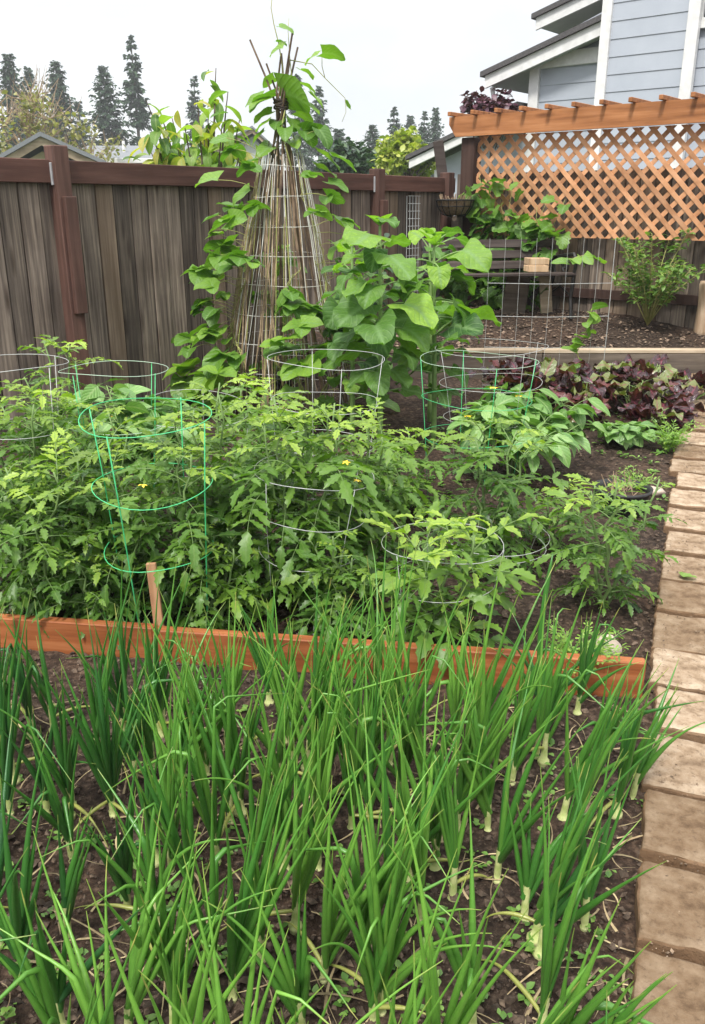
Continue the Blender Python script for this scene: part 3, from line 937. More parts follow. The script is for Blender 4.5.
# ================================================================== TREES
def conifer_mesh(seed, H, spread, skew=.25, gaps=.2):
    r = np.random.RandomState(seed)
    tr, fo = MB(), MB()
    lean = r.normal(0, .012, 2)
    tube(tr, [(lean[0] * z, lean[1] * z, z) for z in np.linspace(0, H * .97, 8)], np.linspace(H * .016, H * .002, 8), 6)
    z = H * .12
    env = r.uniform(.8, 1.1, 24)
    while z < H * .985:
        q = z / H
        Lb = spread * H * (1 - q) ** .8 * env[int(q * 23)] + .006 * H
        nb = r.randint(4, 8)
        if r.rand() < gaps * .5: z += H * .02; continue
        for b in range(nb):
            az = r.uniform(0, 2 * PI)
            ll = Lb * (.35 + .85 * r.rand() ** .7)
            el = .55 * q - .16 + r.normal(0, .22)
            P = curve_pts((lean[0] * z, lean[1] * z, z), az, el, ll, .55, 5)
            ns = max(5, int(ll / (H * .0165)))
            for k in range(ns):
                u = (k + r.rand()) / ns
                if r.rand() < gaps: continue
                i = min(int(u * 5), 4); p = P[i] + (P[i + 1] - P[i]) * (u * 5 - i)
                for s in (-1, 1, 0):
                    a2 = az + s * r.uniform(.5, 1.1)
                    sz = H * .037 * r.uniform(.6, 1.4) * (1.1 - .5 * u) * (.5 + .5 * min(1, (1 - q) * 4))
                    leaf(fo, p, frame(a2, r.normal(-.35, .35), r.normal(0, .6)), sz, sz * .46, prof_lance, 2, 1, .1, .6, 0, 0, 0, r.rand(), r)
        z += H * .0145 * r.uniform(.7, 1.4)
    return tr, fo

_con = {}
def conifer(px, ytop, Y, kind, label, rz=0.0, sx=1.0):
    kinds = {'broad': (1, .30, .15), 'narrow': (2, .17, .30), 'ragged': (3, .25, .30)}
    top = at_depth(px, ytop, Y)
    seed, spread, gaps = kinds[kind]
    if kind not in _con:
        t = thing('conifer_tree', '', 'tree')
        tr, fo = conifer_mesh(seed, 20, spread, gaps=gaps)
        tr.build('trunk', M['bark'], t); fo.build('crown', M['conifer'], t, True)
        _con[kind] = t
    else:
        t = copy_tree(_con[kind])
    base = -1.5
    sc = (top[2] - base) / 20
    t.location = (top[0], Y, base); t.rotation_euler = (0, 0, rz); t.scale = (sc * sx, sc * sx, sc)
    return tag(t, label, 'tree', 'conifers beyond the fence')
cons = [
    (3, 48, 84, 'broad', 'dark conifer cut by the left edge of the photo', 1.0, 1.0),
    (28, 62, 92, 'ragged', 'dark conifer second from the left edge of the photo', 2.0, 1.0),
    (57, 56, 88, 'broad', 'dark full conifer above the tan gable end', 3.1, 1.05),
    (80, 98, 96, 'ragged', 'short dark conifer between the two full ones above the grey roof', 4.0, 1.2),
    (103, 62, 86, 'broad', 'broad dark conifer just left of the tallest narrow one', 5.2, 1.12),
    (131, 31, 90, 'narrow', 'tallest narrow ragged conifer standing clear against the sky', .4, 1.0),
    (193, 72, 98, 'narrow', 'slim conifer behind the drooping leaf tree', 1.9, 1.0),
    (300, 70, 86, 'ragged', 'dark conifer right behind the teepee tip', 2.2, 1.1),
    (318, 82, 90, 'narrow', 'conifer just right of the teepee tip', 3.3, 1.2),
    (341, 126, 80, 'broad', 'low dark conifer behind the sunflower top, right of teepee', 4.4, 1.6),
    (373, 122, 84, 'broad', 'low dark conifer left of the yellow green tree', 5.0, 1.3),
    (395, 104, 92, 'narrow', 'slim conifer above the yellow green tree, first of three', .2, 1.2),
    (410, 112, 98, 'ragged', 'ragged conifer above the yellow green tree, second of three', 1.2, 1.2),
    (424, 108, 90, 'narrow', 'slim conifer above the garage roof, third of three', 2.7, 1.1),
    (438, 104, 95, 'broad', 'conifer nearest to the left end of the lattice beam', 3.6, .8),
]
for c in cons: conifer(*c)

def leafy_tree(name, label, px, ytop, ybot, wpx, Y, mat, seed, n=900, ls=.2, base=0.0, limbs=7, dens=1.0, group=None, twigs=0):
    r = np.random.RandomState(seed)
    top = at_depth(px, ytop, Y); bot = at_depth(px, ybot, Y)
    R = wpx / F_PX * Y * CP / 2
    t = thing(name, label, 'tree', (top[0], Y, base), 0, group)
    zc, hz_ = (top[2] + bot[2]) / 2 - base, (top[2] - bot[2]) / 2
    tr, fo = MB(), MB()
    tube(tr, [(0, 0, 0), (.02 * R, 0, (zc - hz_) * .6 + .1), (0, .02 * R, zc)], [R * .09, R * .07, R * .03], 7)
    cl = []
    for k in range(limbs * 3):
        a = r.uniform(0, 2 * PI); ph = math.acos(r.uniform(-.8, 1)); q = r.uniform(.45, .95)
        c = np.array([R * q * math.sin(ph) * math.cos(a), R * q * math.sin(ph) * math.sin(a), zc + hz_ * q * math.cos(ph)])
        cl.append((c, R * r.uniform(.22, .42)))
        tube(tr, [(0, 0, max(.1, zc - hz_ * .8)), c * np.array([.4, .4, 1]) * np.array([1, 1, .85]), c], [R * .03, R * .018, R * .006], 5)
    for k in range(twigs):
        c, rad = cl[r.randint(len(cl))]
        d = r.normal(0, 1, 3); d[2] = abs(d[2]); d /= np.linalg.norm(d)
        tube(tr, [c, c + d * rad * .8 + np.array([0, 0, .05]), c + d * rad * 1.5 + np.array([0, 0, rad * .5])], [R * .008, R * .006, R * .003], 4)
    for k in range(n):
        c, rad = cl[r.randint(len(cl))]
        d = r.normal(0, 1, 3); d /= np.linalg.norm(d)
        p = c + d * rad * r.rand() ** .5
        s = ls * r.uniform(.6, 1.3)
        leaf(fo, p, frame(r.uniform(0, 6.28), r.normal(-.2, .5), r.normal(0, .6)), s, s * .6, prof_lance, 3, 1, .2, .5, 0, 0, 0, r.rand(), r)
    tr.build('trunk', M['bark'] if not twigs else M['twig'], t); fo.build('crown', mat, t, True)
    return t
leafy_tree('deciduous_tree', 'yellow green rounded tree beyond the fence, left of the garage', 411, 134, 186, 72, 24, M['yellow_tree'], 31, 2600, .20)
leafy_tree('deciduous_tree', 'dark green bushy tree beyond fence just right of the teepee', 350, 138, 190, 62, 30, M['dark_tree'], 32, 2400, .26)
leafy_tree('plum_tree', 'purple leaved plum tree poking above the left end of the beam', 494, 92, 135, 62, 14.2, M['plum'], 33, 2000, .11)
leafy_tree('budding_tree', 'pale twiggy budding tree behind the tan gable', 22, 92, 172, 105, 32, M['willow'], 34, 700, .20, twigs=160)
leafy_tree('budding_tree', 'small yellowish budding tree between the two house roofs', 88, 122, 172, 60, 33, M['willow'], 35, 350, .20, twigs=60)

# near tree with big drooping leaves over the fence
def droop_tree():
    r = np.random.RandomState(77)
    Y = 8.0
    b = at_depth(205, 170, Y)
    t = thing('young_cherry_tree', 'young tree with long drooping yellow green leaves just over the fence', 'tree', (b[0], Y, 0))
    tr, fo = MB(), MB()
    tips = [(216, 68), (198, 108), (160, 112), (146, 100), (172, 118), (228, 92), (240, 118), (185, 128), (222, 125), (246, 140), (150, 132), (208, 112), (168, 140), (232, 140), (195, 145), (158, 148), (178, 150), (212, 150), (240, 152), (190, 138), (225, 146), (150, 150), (204, 134)]
    for k, (px, py) in enumerate(tips):
        e = at_depth(px, py, Y + r.uniform(-.5, .5)); e = e - np.array([b[0], Y, 0])
        P = np.array([(0, 0, .4 + .05 * k), (e[0] * .35, e[1] * .35, max(.8, e[2] * .6)), (e[0] * .75, e[1] * .75, e[2] * .88), e])
        u = np.linspace(0, 1, 10)[:, None]
        C = (1 - u) ** 3 * P[0] + 3 * (1 - u) ** 2 * u * P[1] + 3 * (1 - u) * u ** 2 * P[2] + u ** 3 * P[3]
        tube(tr, C, np.linspace(.018, .004, 10), 5)
        nl = 26
        for j in range(nl):
            q = .30 + .70 * j / (nl - 1)
            p = C[min(int(q * 9), 9)]
            az = r.uniform(0, 6.28)
            young = .5 + .5 * (j / nl) ** 2 * (r.rand() < .3)
            ll = r.uniform(.14, .25)
            leaf(fo, p + r.normal(0, .05, 3), frame(az, r.normal(-.35, .45), r.normal(0, .3)), ll, ll * .42, prof_lance, 7, 1, .3, r.uniform(.5, 1.4), .03, 0, 0, r.rand(), r, young)
    tr.build('trunk', M['bark'], t); fo.build('crown', M['cherry'], t, True)
droop_tree()

# ================================================================== TEEPEE
def teepee():
    r = np.random.RandomState(8)
    ap = at_depth(281, 104, 6.3)
    bx, by, bz = at_depth(286, 410, 6.3)[0], 6.3, gz(6.3)
    t = thing('bean_teepee', 'bamboo pole teepee tied at the top and wrapped in pale wire mesh', 'trellis', (bx, by, bz))
    A = ap - np.array([bx, by, bz])
    tips = [(-.34, .42), (-.14, .56), (.16, .60), (.05, .48), (-.05, .44), (.10, .52), (.20, .36), (-.22, .30)]
    nb = 9
    for k in range(nb):
        a = 2 * PI * k / nb + .3
        foot = np.array([.50 * math.cos(a), .50 * math.sin(a), -.05])
        d = A + np.array([.03 * math.cos(a + 2), .03 * math.sin(a + 2), 0]) - foot
        ext = r.uniform(1.05, 1.16) if k not in (0, 1, 3, 5) else r.uniform(1.13, 1.19)
        sp = np.clip(r.normal(0, .4, 2), -.5, .5)
        P = [foot + d * q + np.array([r.normal(0, .004), r.normal(0, .004), 0]) + np.array([sp[0], sp[1], 0]) * max(0, q - 1) for q in np.linspace(0, ext, 12)]
        mb = MB(); tube(mb, P, np.linspace(.013, .007, 12), 6, np.array([r.rand(), .5, .5]))
        mb.build('pole', M['bamboo'], t)
    mb = MB()
    for k in range(6):
        ring(mb, (A[0], A[1], A[2] - .03 + k * .011), .045 + .003 * (k % 2), .006, 14, 1, r)
    mb.build('tie', M['bench_wood'], t)
    # wire mesh cone: loose uprights and hoops
    mb = MB()
    nv = 40
    ztop = A[2] * .835
    def rad(z): return .47 - .33 * (z / ztop) ** 1.1 if z < ztop else max(.02, .14 * (1 - (z - ztop) / (A[2] - ztop)))
    for k in range(nv):
        a = 2 * PI * k / nv + r.normal(0, .07)
        da = r.normal(0, .16)
        P = []
        for q in np.linspace(0, 1, 8):
            z = ztop * q * (1 + (r.uniform(-.02, .03) if q == 1 else 0))
            rr = rad(z) + .012 + r.normal(0, .006)
            P.append((A[0] * q * .9 + rr * math.cos(a + da * q), rr * math.sin(a + da * q), z))
        tube(mb, P, .0017, 4, cap=False)
    mb.build('upright_wires', M['white_wire'], t)
    mb = MB()
    for z in np.linspace(.12, ztop * .97, 9):
        rr = rad(z) + .014
        ring(mb, (A[0] * z / ztop * .9, 0, z), rr, .0017, 30, 1, r)
    mb.build('hoop_wires', M['white_wire'], t)
    for k in range(58):
        a = PI + r.uniform(-1.9, 1.9) if k < 38 else r.uniform(0, 6.28)
        z1 = ztop * r.uniform(.75, 1.06); da = r.normal(0, .25)
        P = []
        for q in np.linspace(0, 1, 7):
            z = z1 * q; rr = rad(z) + .018 + r.normal(0, .007)
            P.append((A[0] * q * .9 + rr * math.cos(a + da * q), rr * math.sin(a + da * q), z))
        mb = MB(); tube(mb, P, np.linspace(.005, .0025, 7) * r.uniform(.6, 1.2), 5, np.array([r.rand(), .5, .5]))
        mb.build('cane', M['vine_stem'] if k % 3 == 0 else M['twig'], t)
    # dry cane bundle inside (brown stalks)
    for k in range(12):
        a = r.uniform(0, 6.28); q = r.uniform(.15, .85)
        f = np.array([.47 * math.cos(a), .47 * math.sin(a), 0])
        mb = MB(); tube(mb, [f, f * .55 + A * .42 + r.normal(0, .02, 3) * np.array([1, 1, 0]), f * .18 + A * r.uniform(.78, .9)], [.006, .005, .003], 5, np.array([r.rand(), .5, .5]))
        mb.build('cane', M['twig'] if k % 2 else M['bamboo'], t)
    return t, A, (bx, by, bz), rad
tp, tpA, tpo, tprad = teepee()

def bean_leaf(fo, stm, p, az, r, L=.13, tri=True):
    """three heart-shaped leaflets on a stalk"""
    pl = r.uniform(.07, .30)
    P = curve_pts(p, az, r.uniform(.0, .7), pl, .5, 3)
    tube(stm, P, .0022, 4, cap=False)
    ti = np.clip(r.normal(.62, .25), 0, 1)
    dirs = (-1.25, 0, 1.25) if tri else (0,)
    for a in dirs:
        l2 = L * r.uniform(.85, 1.2)
        leaf(fo, P[-1], frame(az + a, r.normal(-.08, .28), r.normal(0, .30)), l2, l2 * .92, prof_heart, 7, 2, r.uniform(.05, .35), r.uniform(.2, .8), .035, 0, .18, np.clip(ti + r.normal(0, .08), 0, 1), r)

def bean_vine(label, a0, turns, zmax, seed, dens=1.0, tipx=0.0):
    r = np.random.RandomState(seed)
    t = thing('bean_vine', label, 'vine', (tpo[0] + .5 * math.cos(a0), tpo[1] + .5 * math.sin(a0), tpo[2]), 0, 'bean vines climbing the teepee')
    o = np.array([.5 * math.cos(a0), .5 * math.sin(a0), 0])
    fo, stm = MB(), MB()
    P = []
    n = 46
    for i in range(n + 1):
        q = i / n; z = zmax * q
        a = a0 + turns * q + .25 * math.sin(q * 14 + seed)
        rr = max(.02, tprad(z) * 1.06) if z < tpA[2] else .05
        P.append(np.array([tpA[0] * q * min(1, zmax / tpA[2]) + rr * math.cos(a), rr * math.sin(a), z]) - o)
    P = np.array(P)
    tube(stm, P, np.linspace(.0055, .0022, n + 1), 5)
    tube(stm, P + r.normal(0, .012, P.shape), np.linspace(.0045, .002, n + 1), 5)
    for i in range(2, n + 1):
        if r.rand() > dens * (.88 - .42 * i / n): continue
        a = math.atan2(P[i][1] + o[1], P[i][0] + o[0]) + r.normal(0, .6)
        bean_leaf(fo, stm, P[i], a, r, r.uniform(.09, .20) * (1.08 - .3 * i / n), r.rand() < .75)
    stm.build('stem', M['vine_stem'], t, True); fo.build('foliage', M['bean'], t, True)
    return t
bean_vine('bean vine with broad leaves up the left side of the teepee', PI + .1, .35, 1.75, 3, .95)
bean_vine('bean vine twisting up the front left of the teepee', PI + .75, -.4, 1.35, 4, .72)
bean_vine('short bean vine on the front of the teepee', PI * 1.5, .4, 1.0, 5, .5)
bean_vine('bean vine up the right side of the teepee behind the sunflowers', -.2, -.4, 1.9, 6, .8)
bean_vine('bean vine on the back of the teepee near the fence', PI / 2, .5, 1.5, 7, .5)
bean_vine('bean vine hidden low at the right front of the teepee', -.75, .3, 1.05, 9, .6)

def top_vine():
    r = np.random.RandomState(12)
    t = thing('bean_vine', 'bean vine twining round the pole tips and waving a loose tendril in the sky', 'vine', (tpo[0], tpo[1], tpo[2]), 0, 'bean vines climbing the teepee')
    fo, stm = MB(), MB()
    o = np.array(tpo)
    def at(px, py, dy=0.0): return at_depth(px, py, 6.3 + dy) - o
    main = [at(292, 170, -.2), at(281, 130, -.1), at(287, 100), at(283, 72), at(279, 45), at(274, 25), at(271, 8), at(273, -12)]
    tube(stm, main, np.linspace(.006, .0022, len(main)), 5)
    side = [at(290, 60), at(312, 64), at(325, 78), at(335, 88), at(345, 98), at(346, 112), at(342, 122)]
    tube(stm, side, np.linspace(.0035, .0015, len(side)), 5)
    tw = [at(290, 104), at(292, 80), at(290, 60), at(288, 30), at(289, 18)]
    tube(stm, tw, np.linspace(.004, .0015, 5), 5)
    spec = [((279, 27), -.2, .11, .15), ((283, 47), 2.8, .12, .6), ((276, 42), .4, .08, .3), ((322, 53), .3, .16, .2), ((317, 55), 2.6, .12, .2), ((346, 104), -.7, .07, .6),
            ((280, 93), -.5, .30, .15), ((276, 96), 2.9, .22, .3), ((270, 98), 3.4, .17, .5), ((310, 94), .1, .14, .5), ((302, 104), -.3, .14, .4), ((300, 70), .6, .12, .5), ((286, 88), 1.6, .13, .5),
            ((262, 98), 3.0, .14, .6), ((290, 118), -1.2, .16, .7), ((264, 132), 3.2, .13, .7), ((318, 152), -.2, .20, .7), ((332, 156), .1, .2, .4), ((285, 128), -1.5, .13, .8), ((250, 190), 3.4, .17, .7), ((272, 112), 3.0, .15, .3), ((296, 112), .2, .14, .4), ((280, 120), -1.8, .15, .5), ((268, 122), 2.7, .12, .2), ((300, 84), .4, .12, .3), ((275, 78), 2.6, .11, .4), ((290, 140), -1.2, .15, .5), ((272, 146), -2.2, .15, .6), ((318, 168), -.5, .17, .4), ((306, 130), -.3, .13, .3), ((258, 160), 3.3, .14, .4), ((328, 182), -.3, .16, .3)]
    for (p, az, L, el) in spec:
        leaf(fo, at(*p, r.uniform(-.1, .05)), frame(az, -el * .5 + r.normal(0, .1), r.normal(0, .4)), L, L * .86, prof_heart, 7, 2, .25, .7, .04, 0, .18, r.uniform(.35, 1), r)
    tube(stm, [at(325, 78), at(322, 66), at(322, 54)], .0025, 5)
    stm.build('stem', M['vine_stem'], t, True); fo.build('foliage', M['bean'], t, True)
top_vine()

# ================================================================== SUNFLOWERS
def sunflower(label, px, Y, pytop, seed, specs):
    r = np.random.RandomState(seed)
    top = at_depth(px, pytop, Y)
    bx = x_at(px, Y, .3)
    t = thing('sunflower_plant', label, 'sunflower', (bx, Y, gz(Y)), 0, 'tall sunflowers right of the teepee')
    o = np.array([bx, Y, gz(Y)])
    e = top - o
    C = np.array([(0, 0, -.02), (e[0] * .2 + .01, e[1] * .3, e[2] * .35), (e[0] * .7, e[1] * .7, e[2] * .7), e])
    u = np.linspace(0, 1, 12)[:, None]
    P = (1 - u) ** 3 * C[0] + 3 * (1 - u) ** 2 * u * C[1] + 3 * (1 - u) * u ** 2 * C[2] + u ** 3 * C[3]
    stm, fo = MB(), MB()
    tube(stm, P, np.linspace(.019, .008, 12), 7)
    for (q, az, L, el) in specs:
        p = P[min(11, int(q * 11))]
        L = L * .84
        pl = L * r.uniform(.5, .9)
        S = curve_pts(p, az, el + .45, pl, .5, 5)
        tube(stm, S, np.linspace(.006, .004, 6), 5, cap=False)
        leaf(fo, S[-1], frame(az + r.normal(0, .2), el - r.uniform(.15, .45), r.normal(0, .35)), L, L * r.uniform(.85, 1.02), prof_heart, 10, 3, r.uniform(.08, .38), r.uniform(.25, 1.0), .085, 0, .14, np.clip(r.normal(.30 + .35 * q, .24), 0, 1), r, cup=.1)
    for k in range(6):
        leaf(fo, P[-1], frame(k * 1.05 + r.normal(0, .2), r.uniform(.2, 1.0)), r.uniform(.07, .14), .07, prof_ovate, 6, 1, .4, .3, .02, 0, 0, .85, r)
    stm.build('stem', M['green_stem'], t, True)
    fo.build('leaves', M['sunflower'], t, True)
    return t
def rnd_specs(seed, n, qa, qb, L0, L1):
    r = np.random.RandomState(seed)
    return [(qa + (qb - qa) * i / (n - 1), i * 2.4 + r.normal(0, .4), L0 + (L1 - L0) * (1 - abs(2 * i / (n - 1) - 1)) * r.uniform(.8, 1.1), r.normal(.25, .25) * (1 if i > n * .35 else .2)) for i in range(n)]
sunflower('tallest sunflower plant with big overlapping leaves beside the teepee', 380, 5.15, 226, 41, rnd_specs(1, 32, .28, 1, .15, .32) + [(.62, -1.75, .33, .1), (.86, -1.3, .30, .2), (.93, -2.0, .30, .25)])
sunflower('sunflower plant behind the green cage leg, right of the tallest one', 434, 5.35, 246, 42, rnd_specs(2, 27, .28, 1, .14, .29) + [(.62, -.3, .32, .5), (.55, -.9, .30, .3), (.50, -1.4, .30, .5), (.95, -.6, .28, .2)])
sunflower('sunflower plant whose leaves overlap the bench back', 430, 5.9, 236, 43, rnd_specs(3, 25, .32, 1, .15, .29) + [(.92, .0, .30, .35), (.86, -.4, .30, .2), (.8, .2, .28, .2)])
sunflower('small sunflower plant squeezed against the right of the teepee', 352, 5.6, 240, 44, rnd_specs(4, 24, .25, 1, .14, .27))

# ================================================================== TOMATO CAGES
def cage(label, px, py, Y, wpx, mats, rings=3, tilt=(0, 0), seed=0, nleg=4, taper=.72, zlow=.12, ringz=None, wire=.0014):
    r = np.random.RandomState(seed)
    top = at_depth(px, py, Y)
    dep = Y * CP - (top[2] - EYE) * SP
    R = wpx / F_PX * dep / 2
    z0 = gz(Y)
    t = thing('tomato_cage', label, 'tomato cage', (top[0], Y, z0), 0, 'wire tomato cages', (tilt[0], tilt[1], r.uniform(0, 1.5)))
    H = top[2] - z0
    zs = ringz if ringz else [H - (H - zlow) * k / max(1, rings) for k in range(rings)]
    for k, z in enumerate(zs):
        rr = R * (taper + (1 - taper) * z / H)
        mb = MB(); ring(mb, (0, 0, z), rr, wire, 32, 1.0, r)
        mb.build('ring', mats[min(k, len(mats) - 2)], t, True)
    for k in range(nleg):
        a = 2 * PI * k / nleg + .4
        rr0, rr1 = R * taper * .92 + .004, R + .004
        P = [(rr0 * math.cos(a), rr0 * math.sin(a), -.06)] + [((rr0 + (rr1 - rr0) * q) * math.cos(a) + r.normal(0, .002), (rr0 + (rr1 - rr0) * q) * math.sin(a), H * q) for q in (.35, .7, 1.0)]
        mb = MB(); tube(mb, P, wire * (1.25 if mats[-1] is M['green_wire'] else .9), 6); mb.build('leg', mats[-1], t, True)
    return t
G, PG, GW = M['galv'], M['pale_green_wire'], M['green_wire']
cage('galvanised tomato cage cut by the left photo edge', 12, 363, 3.55, 108, [G, G], 3, seed=1)
cage('tomato cage with wide pale green ring just in front of the fence', 110, 370, 3.75, 107, [PG, PG, GW], 3, (-.02, .03), seed=2)
cage('bright green tomato cage with sturdy legs around the left front tomato', 150, 410, 3.0, 127, [GW, GW, GW], 3, (.06, -.06), seed=3, nleg=4, taper=.80, wire=.0018)
cage('galvanised tomato cage with its ring in front of the teepee base', 320, 358, 3.8, 117, [G, G], 4, (.03, .0), seed=4)
cage('galvanised tomato cage sunk in the big central tomato', 300, 470, 3.15, 120, [G, G], 3, (.05, .08), seed=5)
cage('low galvanised cage ringed round the small front tomato', 442, 543, 2.9, 122, [G, G], 2, (.0, .02), seed=6, nleg=3)
cage('galvanised cage low down, round the tomato behind the small front one', 500, 535, 3.45, 100, [G, G], 2, (.04, -.04), seed=7, nleg=3)
cage('green legged tomato cage with pale ring around the pepper bush', 476, 360, 4.5, 118, [PG, GW, GW], 3, (.02, .02), seed=8, taper=.8)
cage('galvanised cage ring overlapping the green legged cage from behind', 495, 347, 4.9, 112, [G, G], 3, (.0, -.03), seed=9)
cage('plain galvanised cage leaning left between the two left green ones', 190, 404, 4.1, 110, [G, G], 2, (.1, -.1), seed=10)

# ================================================================== TOMATO PLANTS
def tomato(label, px, Y, h, rad, seed, nst=4, nl=16, L=.26, shade=0.0, flowers=0, wide=.44, simple=False, lob=.24, low=.10, young=1.0, dr=(.45, 1.25)):
    r = np.random.RandomState(seed)
    bx = x_at(px, Y, h * .5)
    t = thing('tomato_plant', label, 'tomato plant', (bx, Y, gz(Y)), 0, 'tomato plants in the middle bed')
    stm, fo = MB(), MB()
    pv_ = r.normal(0, .10)
    for s in range(nst):
        a = 2 * PI * s / nst + r.normal(0, .4)
        sp = rad * r.uniform(.25, .75) if nst > 1 else rad * .15
        hh = h * r.uniform(.78, 1.02)
        e = np.array([sp * math.cos(a), sp * math.sin(a), hh])
        n = 9
        P = np.array([np.array([e[0] * (q ** .8), e[1] * (q ** .8), e[2] * q]) + (r.normal(0, .012, 3) if 0 < q < 1 else 0) for q in np.linspace(0, 1, n + 1)])
        tube(stm, P, np.linspace(.0085, .0035, n + 1), 6)
        nl2 = int(nl * 1.2)
        for k in range(nl2):
            q = low + (1 - low) * (k + .3 * r.rand()) / nl2
            i = min(int(q * n), n - 1); p = P[i] + (P[i + 1] - P[i]) * (q * n - i)
            az = k * 2.4 + a + r.normal(0, .4)
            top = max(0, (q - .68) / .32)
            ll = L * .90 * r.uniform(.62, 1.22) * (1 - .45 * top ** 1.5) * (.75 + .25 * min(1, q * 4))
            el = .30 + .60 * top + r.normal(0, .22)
            age = np.clip(.30 + .62 * top * young + r.normal(0, .10), 0, 1)  # upper leaves coloured yellower, as new growth and as painted-in sunlight
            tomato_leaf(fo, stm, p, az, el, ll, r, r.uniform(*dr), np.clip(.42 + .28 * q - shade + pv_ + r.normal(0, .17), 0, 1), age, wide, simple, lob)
    stm.build('stem', M['tomato_stem'], t, True)
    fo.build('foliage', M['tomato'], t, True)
    if flowers:
        for k in range(flowers):
            a = r.uniform(0, 6.28); q = r.uniform(.45, .95)
            p = np.array([rad * .7 * math.cos(a), rad * .7 * math.sin(a) - .1, h * q])
            mb = MB()
            for j in range(5):
                leaf(mb, p, frame(j * 1.256 + r.normal(0, .1), r.uniform(-.2, .5)), .018, .009, prof_lance, 3, 1, .2, .6, 0, 0, 0, .5, r)
            mb.build('flower', M['flower_yellow'] if k % 2 else M['flower_white'], t)
    return t
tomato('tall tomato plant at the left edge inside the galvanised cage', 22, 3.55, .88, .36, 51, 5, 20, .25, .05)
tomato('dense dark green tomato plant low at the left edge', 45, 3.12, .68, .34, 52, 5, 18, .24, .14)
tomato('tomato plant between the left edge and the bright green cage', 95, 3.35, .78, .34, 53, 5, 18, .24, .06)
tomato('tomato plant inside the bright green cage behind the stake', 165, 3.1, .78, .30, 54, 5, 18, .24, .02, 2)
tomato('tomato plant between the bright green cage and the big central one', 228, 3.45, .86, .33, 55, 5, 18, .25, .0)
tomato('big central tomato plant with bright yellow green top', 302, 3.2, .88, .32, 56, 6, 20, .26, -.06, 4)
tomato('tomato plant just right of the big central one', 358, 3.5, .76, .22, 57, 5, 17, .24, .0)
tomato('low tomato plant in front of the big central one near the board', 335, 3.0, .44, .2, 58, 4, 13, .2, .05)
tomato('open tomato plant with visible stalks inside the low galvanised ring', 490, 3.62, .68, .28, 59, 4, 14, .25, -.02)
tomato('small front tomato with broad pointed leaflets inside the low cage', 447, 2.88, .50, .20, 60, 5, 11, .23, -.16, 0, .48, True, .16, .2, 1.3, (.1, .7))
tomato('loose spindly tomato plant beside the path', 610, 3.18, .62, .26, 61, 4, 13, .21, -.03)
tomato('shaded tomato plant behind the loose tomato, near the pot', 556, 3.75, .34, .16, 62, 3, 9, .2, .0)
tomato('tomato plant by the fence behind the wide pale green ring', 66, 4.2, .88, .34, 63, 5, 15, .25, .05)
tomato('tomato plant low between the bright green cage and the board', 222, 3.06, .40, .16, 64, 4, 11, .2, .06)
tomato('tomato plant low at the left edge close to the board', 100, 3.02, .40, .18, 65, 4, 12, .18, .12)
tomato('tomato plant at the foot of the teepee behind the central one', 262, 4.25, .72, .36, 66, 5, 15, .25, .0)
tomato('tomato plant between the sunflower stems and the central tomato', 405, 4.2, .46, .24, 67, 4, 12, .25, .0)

# ---- pepper / bush bean type plants
def bushy(name, label, cat, px, Y, h, rad, n, L, mat, seed, wide=.5, prof=prof_ovate, flowers=0, fmat=None, stems=7, el=.25, group=None, z0=None, stemmat='green_stem', ripple=.03, droop=(.4, 1.1), tint=(.5, .22), agef=None):
    r = np.random.RandomState(seed)
    bx = x_at(px, Y, h * .5 + gz(Y))
    zb = gz(Y) if z0 is None else z0
    t = thing(name, label, cat, (bx, Y, zb), 0, group)
    stm, fo = MB(), MB()
    ends = []
    for s in range(stems):
        a = 2 * PI * s / stems + r.normal(0, .3); q = r.uniform(.3, .95)
        e = np.array([rad * q * math.cos(a), rad * q * math.sin(a), h * r.uniform(.5 if stems > 14 else .65, 1.0) * (1.05 - .35 * q)])
        P = np.array([(0, 0, -.01), e * np.array([.35, .35, .5]), e * np.array([.75, .75, .8]), e])
        tube(stm, P, [.006, .005, .004, .002], 5); ends.append(P)
    for k in range(n):
        P = ends[r.randint(stems)]; q = r.uniform(.35, 1) if stems < 15 else r.uniform(.22, 1)
        i = min(int(q * 3), 2); p = P[i] + (P[i + 1] - P[i]) * (q * 3 - i)
        az = r.uniform(0, 6.28); l2 = L * r.uniform(.65, 1.25)
        S = curve_pts(p, az, r.uniform(.0, .8), l2 * .45, .3, 2)
        tube(stm, S, .0016, 4, cap=False)
        age = agef(r, q) if agef else .5
        leaf(fo, S[-1], frame(az + r.normal(0, .3), r.normal(el - .35, .35), r.normal(0, .4)), l2, l2 * wide, prof, 7, 1, r.uniform(.1, .4), r.uniform(*droop), ripple, 0, 0, np.clip(r.normal(*tint), 0, 1), r, age)
    stm.build('stem', M[stemmat], t, True); fo.build('foliage', mat, t, True)
    for k in range(flowers):
        P = ends[r.randint(stems)]; p = P[3] * r.uniform(.7, 1.02) + r.normal(0, .02, 3)
        mb = MB()
        for j in range(5):
            leaf(mb, p, frame(j * 1.256, .3), .03, .02, prof_ovate, 3, 1, .2, .5, 0, 0, 0, .5, r)
        mb.build('flower', fmat, t)
    return t
bushy('pepper_plant', 'glossy pale leaved bush with small yellow flowers inside the green legged cage', 'pepper plant', 515, 4.75, .60, .42, 330, .14, M['pepper'], 71, .52, flowers=6, fmat=M['flower_yellow'], stems=10)
bushy('pepper_plant', 'bush with orange yellow blossoms under the wide pale green ring', 'pepper plant', 145, 3.9, .90, .30, 240, .12, M['pepper'], 72, .6, flowers=9, fmat=M['flower_yellow'], tint=(.4, .2))
bushy('pepper_plant', 'low leafy green plant at the front foot of the purple row', 'vegetable plant', 622, 5.35, .16, .22, 70, .12, M['pepper'], 73, .62, stems=9)

